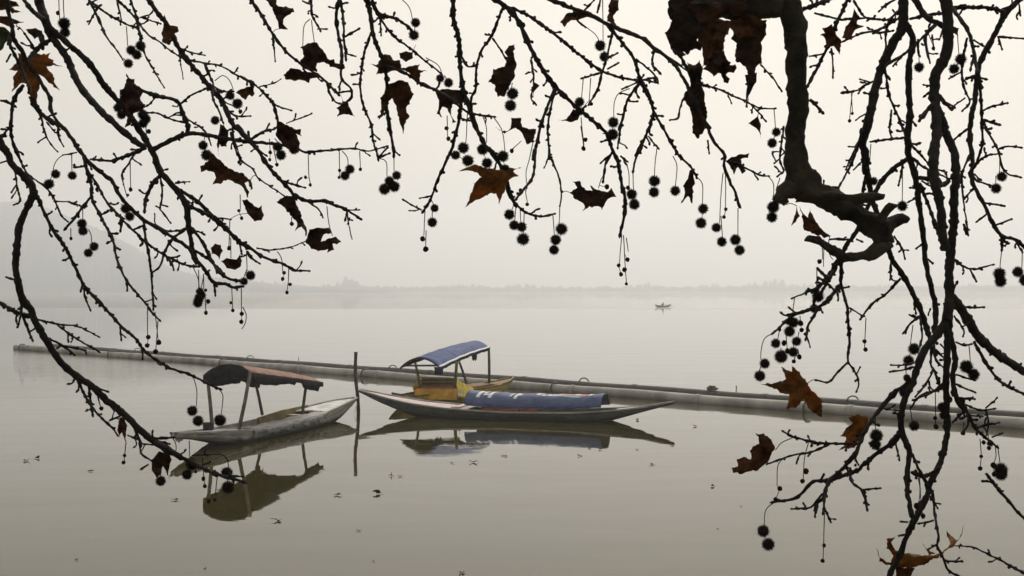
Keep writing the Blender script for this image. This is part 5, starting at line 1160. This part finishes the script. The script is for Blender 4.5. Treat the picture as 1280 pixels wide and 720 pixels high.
# twigs grow from the closest branch or earlier twig
def length_px(P2): return sum(math.dist(a, b_) for a, b_ in zip(P2, P2[1:]))
pend = [(w0, w1, pts(s)) for w0, w1, s in TW]
order = sorted(range(len(pend)), key=lambda i: -length_px(pend[i][2]))
done = set(); short_parts = {}
GROW = [L for L in LINES if L.root is not limb]
def place_twig(i):
    w0, w1, P2 = pend[i]
    da, La, ka = nearest(*P2[0], GROW); db, Lb, kb = nearest(*P2[-1], GROW)
    if P2[0][1] < 0 or P2[0][0] < 0 or P2[0][0] > 1279 or P2[0][1] > 719:
        d0 = La.P[ka].y + R.uniform(-.1, .1)
    else: d0 = La.P[ka].y
    lp = length_px(P2)
    d1 = d0 + R.uniform(-1, 1) * min(.28, lp * .0018)
    P, rr = resample(P2, d0, d1, w0, w1, 3.0, i * 1.7)
    mb = MB(); bristle(mb, P, rr, 200 + i, (w0 + w1) / 2, 1.0)
    L = Line(); L.P = P; L.px = [px_of(p) for p in P]; L.root = La.root; L.r = rr; L.lp = lp
    if P2[0][1] < 0:      # leaves the view at the top
        o = overhead(P[0]); e = MB()
        q = catmull([P[0], P[0].lerp(o, .5) + (P[0] - P[2]).normalized() * .15, o], .06)
        mb.tube(q, [rr[0] * (1 + i_ / len(q)) for i_ in range(len(q))], 6)
    if lp < 34:           # a spur: belongs to the wood it grows from
        short_parts.setdefault(La.o.name if not hasattr(La, 'host') else La.host, []).append((La, mb)); L.o = La.o
    else:
        L.o = mb.build('twig', M['bark'], La.root, origin=P[0])
    GROW.append(L)
for i in order: place_twig(i)
# append the spurs to their host meshes
for key, lst in short_parts.items():
    host = lst[0][0].o; me = host.data; org = WORLD[host.name]
    V = [tuple(v.co) for v in me.vertices]; Fc = [tuple(p.vertices) for p in me.polygons]
    for La, mb in lst:
        b0 = len(V); V += [tuple(v - org) for v in mb.v]; Fc += [tuple(j + b0 for j in f) for f in mb.f]
    nm = bpy.data.meshes.new(me.name); nm.from_pydata(V, [], Fc); nm.materials.append(M['bark'])
    nm.polygons.foreach_set('use_smooth', [True] * len(nm.polygons)); nm.update(); host.data = nm
LINES = GROW + [L for L in LINES if L.root is limb]

# seed balls: a hard core bristling with fine spines
def ball_mesh(seed):
    r = random.Random(seed); bm = bmesh.new()
    bmesh.ops.create_icosphere(bm, subdivisions=3, radius=.80)
    for v in bm.verts: v.co *= 1 + .05 * noise.noise(v.co * 4 + Vector((seed, 0, 0)))
    for k in range(330):
        z = 1 - 2 * (k + .5) / 330; a = k * 2.39996 + r.uniform(-.15, .15)
        d = Vector((math.sqrt(1 - z * z) * math.cos(a), math.sqrt(1 - z * z) * math.sin(a), z))
        d = (d + Vector((r.uniform(-.1, .1), r.uniform(-.1, .1), r.uniform(-.1, .1)))).normalized()
        u = d.orthogonal().normalized(); w_ = d.cross(u)
        vs = [bm.verts.new(d * .80 + (u * math.cos(t) + w_ * math.sin(t)) * .042) for t in (0, 2.09, 4.19)]
        tip = bm.verts.new(d * r.uniform(1.02, 1.26))
        for j in range(3): bm.faces.new((vs[j], vs[(j + 1) % 3], tip))
    me = bpy.data.meshes.new('seed_ball'); bm.to_mesh(me); bm.free(); me.materials.append(M['ball']); return me
def core_mesh(seed):
    bm = bmesh.new(); bmesh.ops.create_icosphere(bm, subdivisions=2, radius=1)
    for v in bm.verts: v.co *= 1 + .22 * noise.noise(v.co * 2.6 + Vector((seed, 3, 0)))
    me = bpy.data.meshes.new('fruit_core'); bm.to_mesh(me); bm.free(); me.materials.append(M['core'])
    me.polygons.foreach_set('use_smooth', [True] * len(me.polygons)); return me
BALLS = [ball_mesh(s) for s in range(4)]; CORES = [core_mesh(s) for s in range(3)]
def tile(t, x, y): a = T[t]; return a[0] + x / a[2], a[1] + y / a[2]
nb = nc = 0
for si, (s, hang) in enumerate(ST):
    P2 = pts(s); dd, L0, k0 = nearest(*P2[0]); D = L0.P[k0].y
    if L0.root is limb: D += .06
    D1 = D + R.uniform(-.02, .03)
    P, rr = resample(P2, D, D1, 1.25, 1.0, 3.5, si * .7, .2)
    mb = MB(); mb.tube(P, rr, 5)
    ends = [P[-1]]
    for (t, x, y, r_) in hang:
        q = at(*tile(t, x, y), D1 + R.uniform(-.008, .008))
        e = min(ends + P[len(P) // 3:], key=lambda p: (p - q).length)
        if (e - q).length > r_ * D1 / F * .7: mb.tube([e, e.lerp(q, .5) + Vector((0, 0, -.0008)), q], [.0008] * 3, 5)
        ends.append(q)
        if r_ >= 4.4: inst('seed_ball', BALLS[nb % 4], q, r_ * D1 / F * R.uniform(.96, 1.13), (R.uniform(0, 6), R.uniform(0, 6), R.uniform(0, 6)), L0.root); nb += 1
        else: inst('fruit_core', CORES[nc % 3], q, (r_ * D1 / F, r_ * D1 / F, r_ * D1 / F * R.uniform(.95, 1.25)), (R.uniform(-.3, .3), R.uniform(-.3, .3), R.uniform(0, 6)), L0.root); nc += 1
    mb.build('stalk', M['bark'], L0.root, origin=P[0])

# dead leaves: outline, curl, thickness and leaf stalk
def leaf(ci, col, curl, s):
    P2 = [Vector((x, y)) for x, y in pts(s)]
    c = sum(P2, Vector((0, 0))) / len(P2)
    rad_ = max((p - c).length for p in P2)
    best = min(((nearest(p.x, p.y), p) for p in P2), key=lambda t: t[0][0])
    (dd, L0, k0), pn = best
    D = L0.P[k0].y + (R.choice((-.03, .03)) if L0.root is not limb else -.08 + .03 * (ci % 5))
    if L0.root is limb: pass
    sgn = 1 if sum(a.x * b_.y - b_.x * a.y for a, b_ in zip(P2, P2[1:] + P2[:1])) > 0 else -1
    # jagged outline
    out_ = []
    for a, b_ in zip(P2, P2[1:] + P2[:1]):
        n = max(1, int((b_ - a).length / 2.6)); nr = Vector((a.y - b_.y, b_.x - a.x)).normalized() if (b_ - a).length > 0 else Vector((0, 0))
        bow = sgn * R.uniform(.0, .10) * (b_ - a).length
        for k in range(n):
            out_.append(a.lerp(b_, k / n) + nr * (bow * math.sin(math.pi * k / n) + noise.noise(Vector((a.x + k * 1.1, a.y, ci))) * .9 * min(1.3, rad_ / 28) + (R.choice((0, 0, 0, 0, .8, -.8)) * min(1, rad_ / 28)) if k else 0))
    inner = []
    x0, x1 = min(p.x for p in P2), max(p.x for p in P2); y0, y1 = min(p.y for p in P2), max(p.y for p in P2)
    st = max(1.5, rad_ / 20); y = y0
    while y < y1:
        x = x0
        while x < x1: inner.append(Vector((x + R.uniform(-.3, .3) * st, y + R.uniform(-.3, .3) * st))); x += st
        y += st
    res = delaunay_2d_cdt(out_ + inner, [], [list(range(len(out_)))], 1, 1e-5)
    vs, fs = res[0], [f for f in res[2]]
    ang = R.uniform(0, math.pi); ax = Vector((math.cos(ang), math.sin(ang))); R0 = rad_ * D / F
    tilt = R.uniform(-.4, .4)
    V = []; vein = []
    base = pn if (pn - c).length > rad_ * .25 else c
    cand = sorted(P2, key=lambda p: -(p - base).length); tips = []
    for p in cand:
        if all((p - t_).length > rad_ * .42 for t_ in tips) and (p - base).length > rad_ * .5: tips.append(p)
        if len(tips) >= 5: break
    hub = base.lerp(c, .35)
    segs = [(base, hub)] + [(hub, t_) for t_ in tips]
    for t_ in list(tips):
        for f_ in (.35, .6):
            m_ = hub.lerp(t_, f_); d_ = (t_ - hub); n2 = Vector((-d_.y, d_.x))
            for s_ in (-.28, .28): segs.append((m_, m_ + d_ * .22 + n2 * s_))
    def sdist(p, a, b_):
        ab = b_ - a; l2 = ab.length_squared
        k_ = 0 if l2 == 0 else max(0, min(1, (p - a).dot(ab) / l2)); return (p - a - ab * k_).length
    wv = max(.6, rad_ * .020)
    for p in vs:
        vein.append(max(math.exp(-(sdist(p, *sg) / (wv * (1 if si_ <= len(tips) else .6))) ** 2) * (1 if si_ <= len(tips) else .7) for si_, sg in enumerate(segs)))
        q = (p - c) / rad_; u = q.dot(ax); v = -q.x * ax.y + q.y * ax.x
        dz = curl * (.42 * u * u - .34 * abs(v) + .30 * noise.noise(Vector((q.x * 2.5, q.y * 2.5, ci)))) + tilt * u * .6 + .05 * noise.noise(Vector((q.x * 7, q.y * 7, ci * 2))) + .10 * curl * noise.noise(Vector((q.x * 5, q.y * 5, ci * 3)))
        V.append(at(p.x, p.y, D + (dz - .05 * vein[-1]) * R0))
    o = mk('leaf', V, [tuple(f) for f in fs], M['lf_' + col], L0.root)
    at_ = o.data.attributes.new('vein', 'FLOAT', 'POINT'); at_.data.foreach_set('value', vein)
    m = o.modifiers.new('thick', 'SOLIDIFY'); m.thickness = .0006; m.offset = 0
    # leaf stalk back to the twig
    if dd > 4:
        a = at(pn.x, pn.y, D); b_ = L0.P[k0]; mb = MB()
        mb.tube(catmull([a, a.lerp(b_, .5) + Vector((0, 0, .004)), b_], .006), .0009, 5)
        mb.build('leaf_stalk', M['bark'], L0.root)
    if col == 'orange': o['label'] = 'sunlit orange leaf' if False else 'orange dead leaf'
    if col == 'green': o['label'] = 'leaf still partly green'
for ci, (col, curl, s) in enumerate(LEAVES): leaf(ci, col, curl, s)
from collections import Counter
print('PARTS', Counter(o.name.split('.')[0] for o in sc.objects))
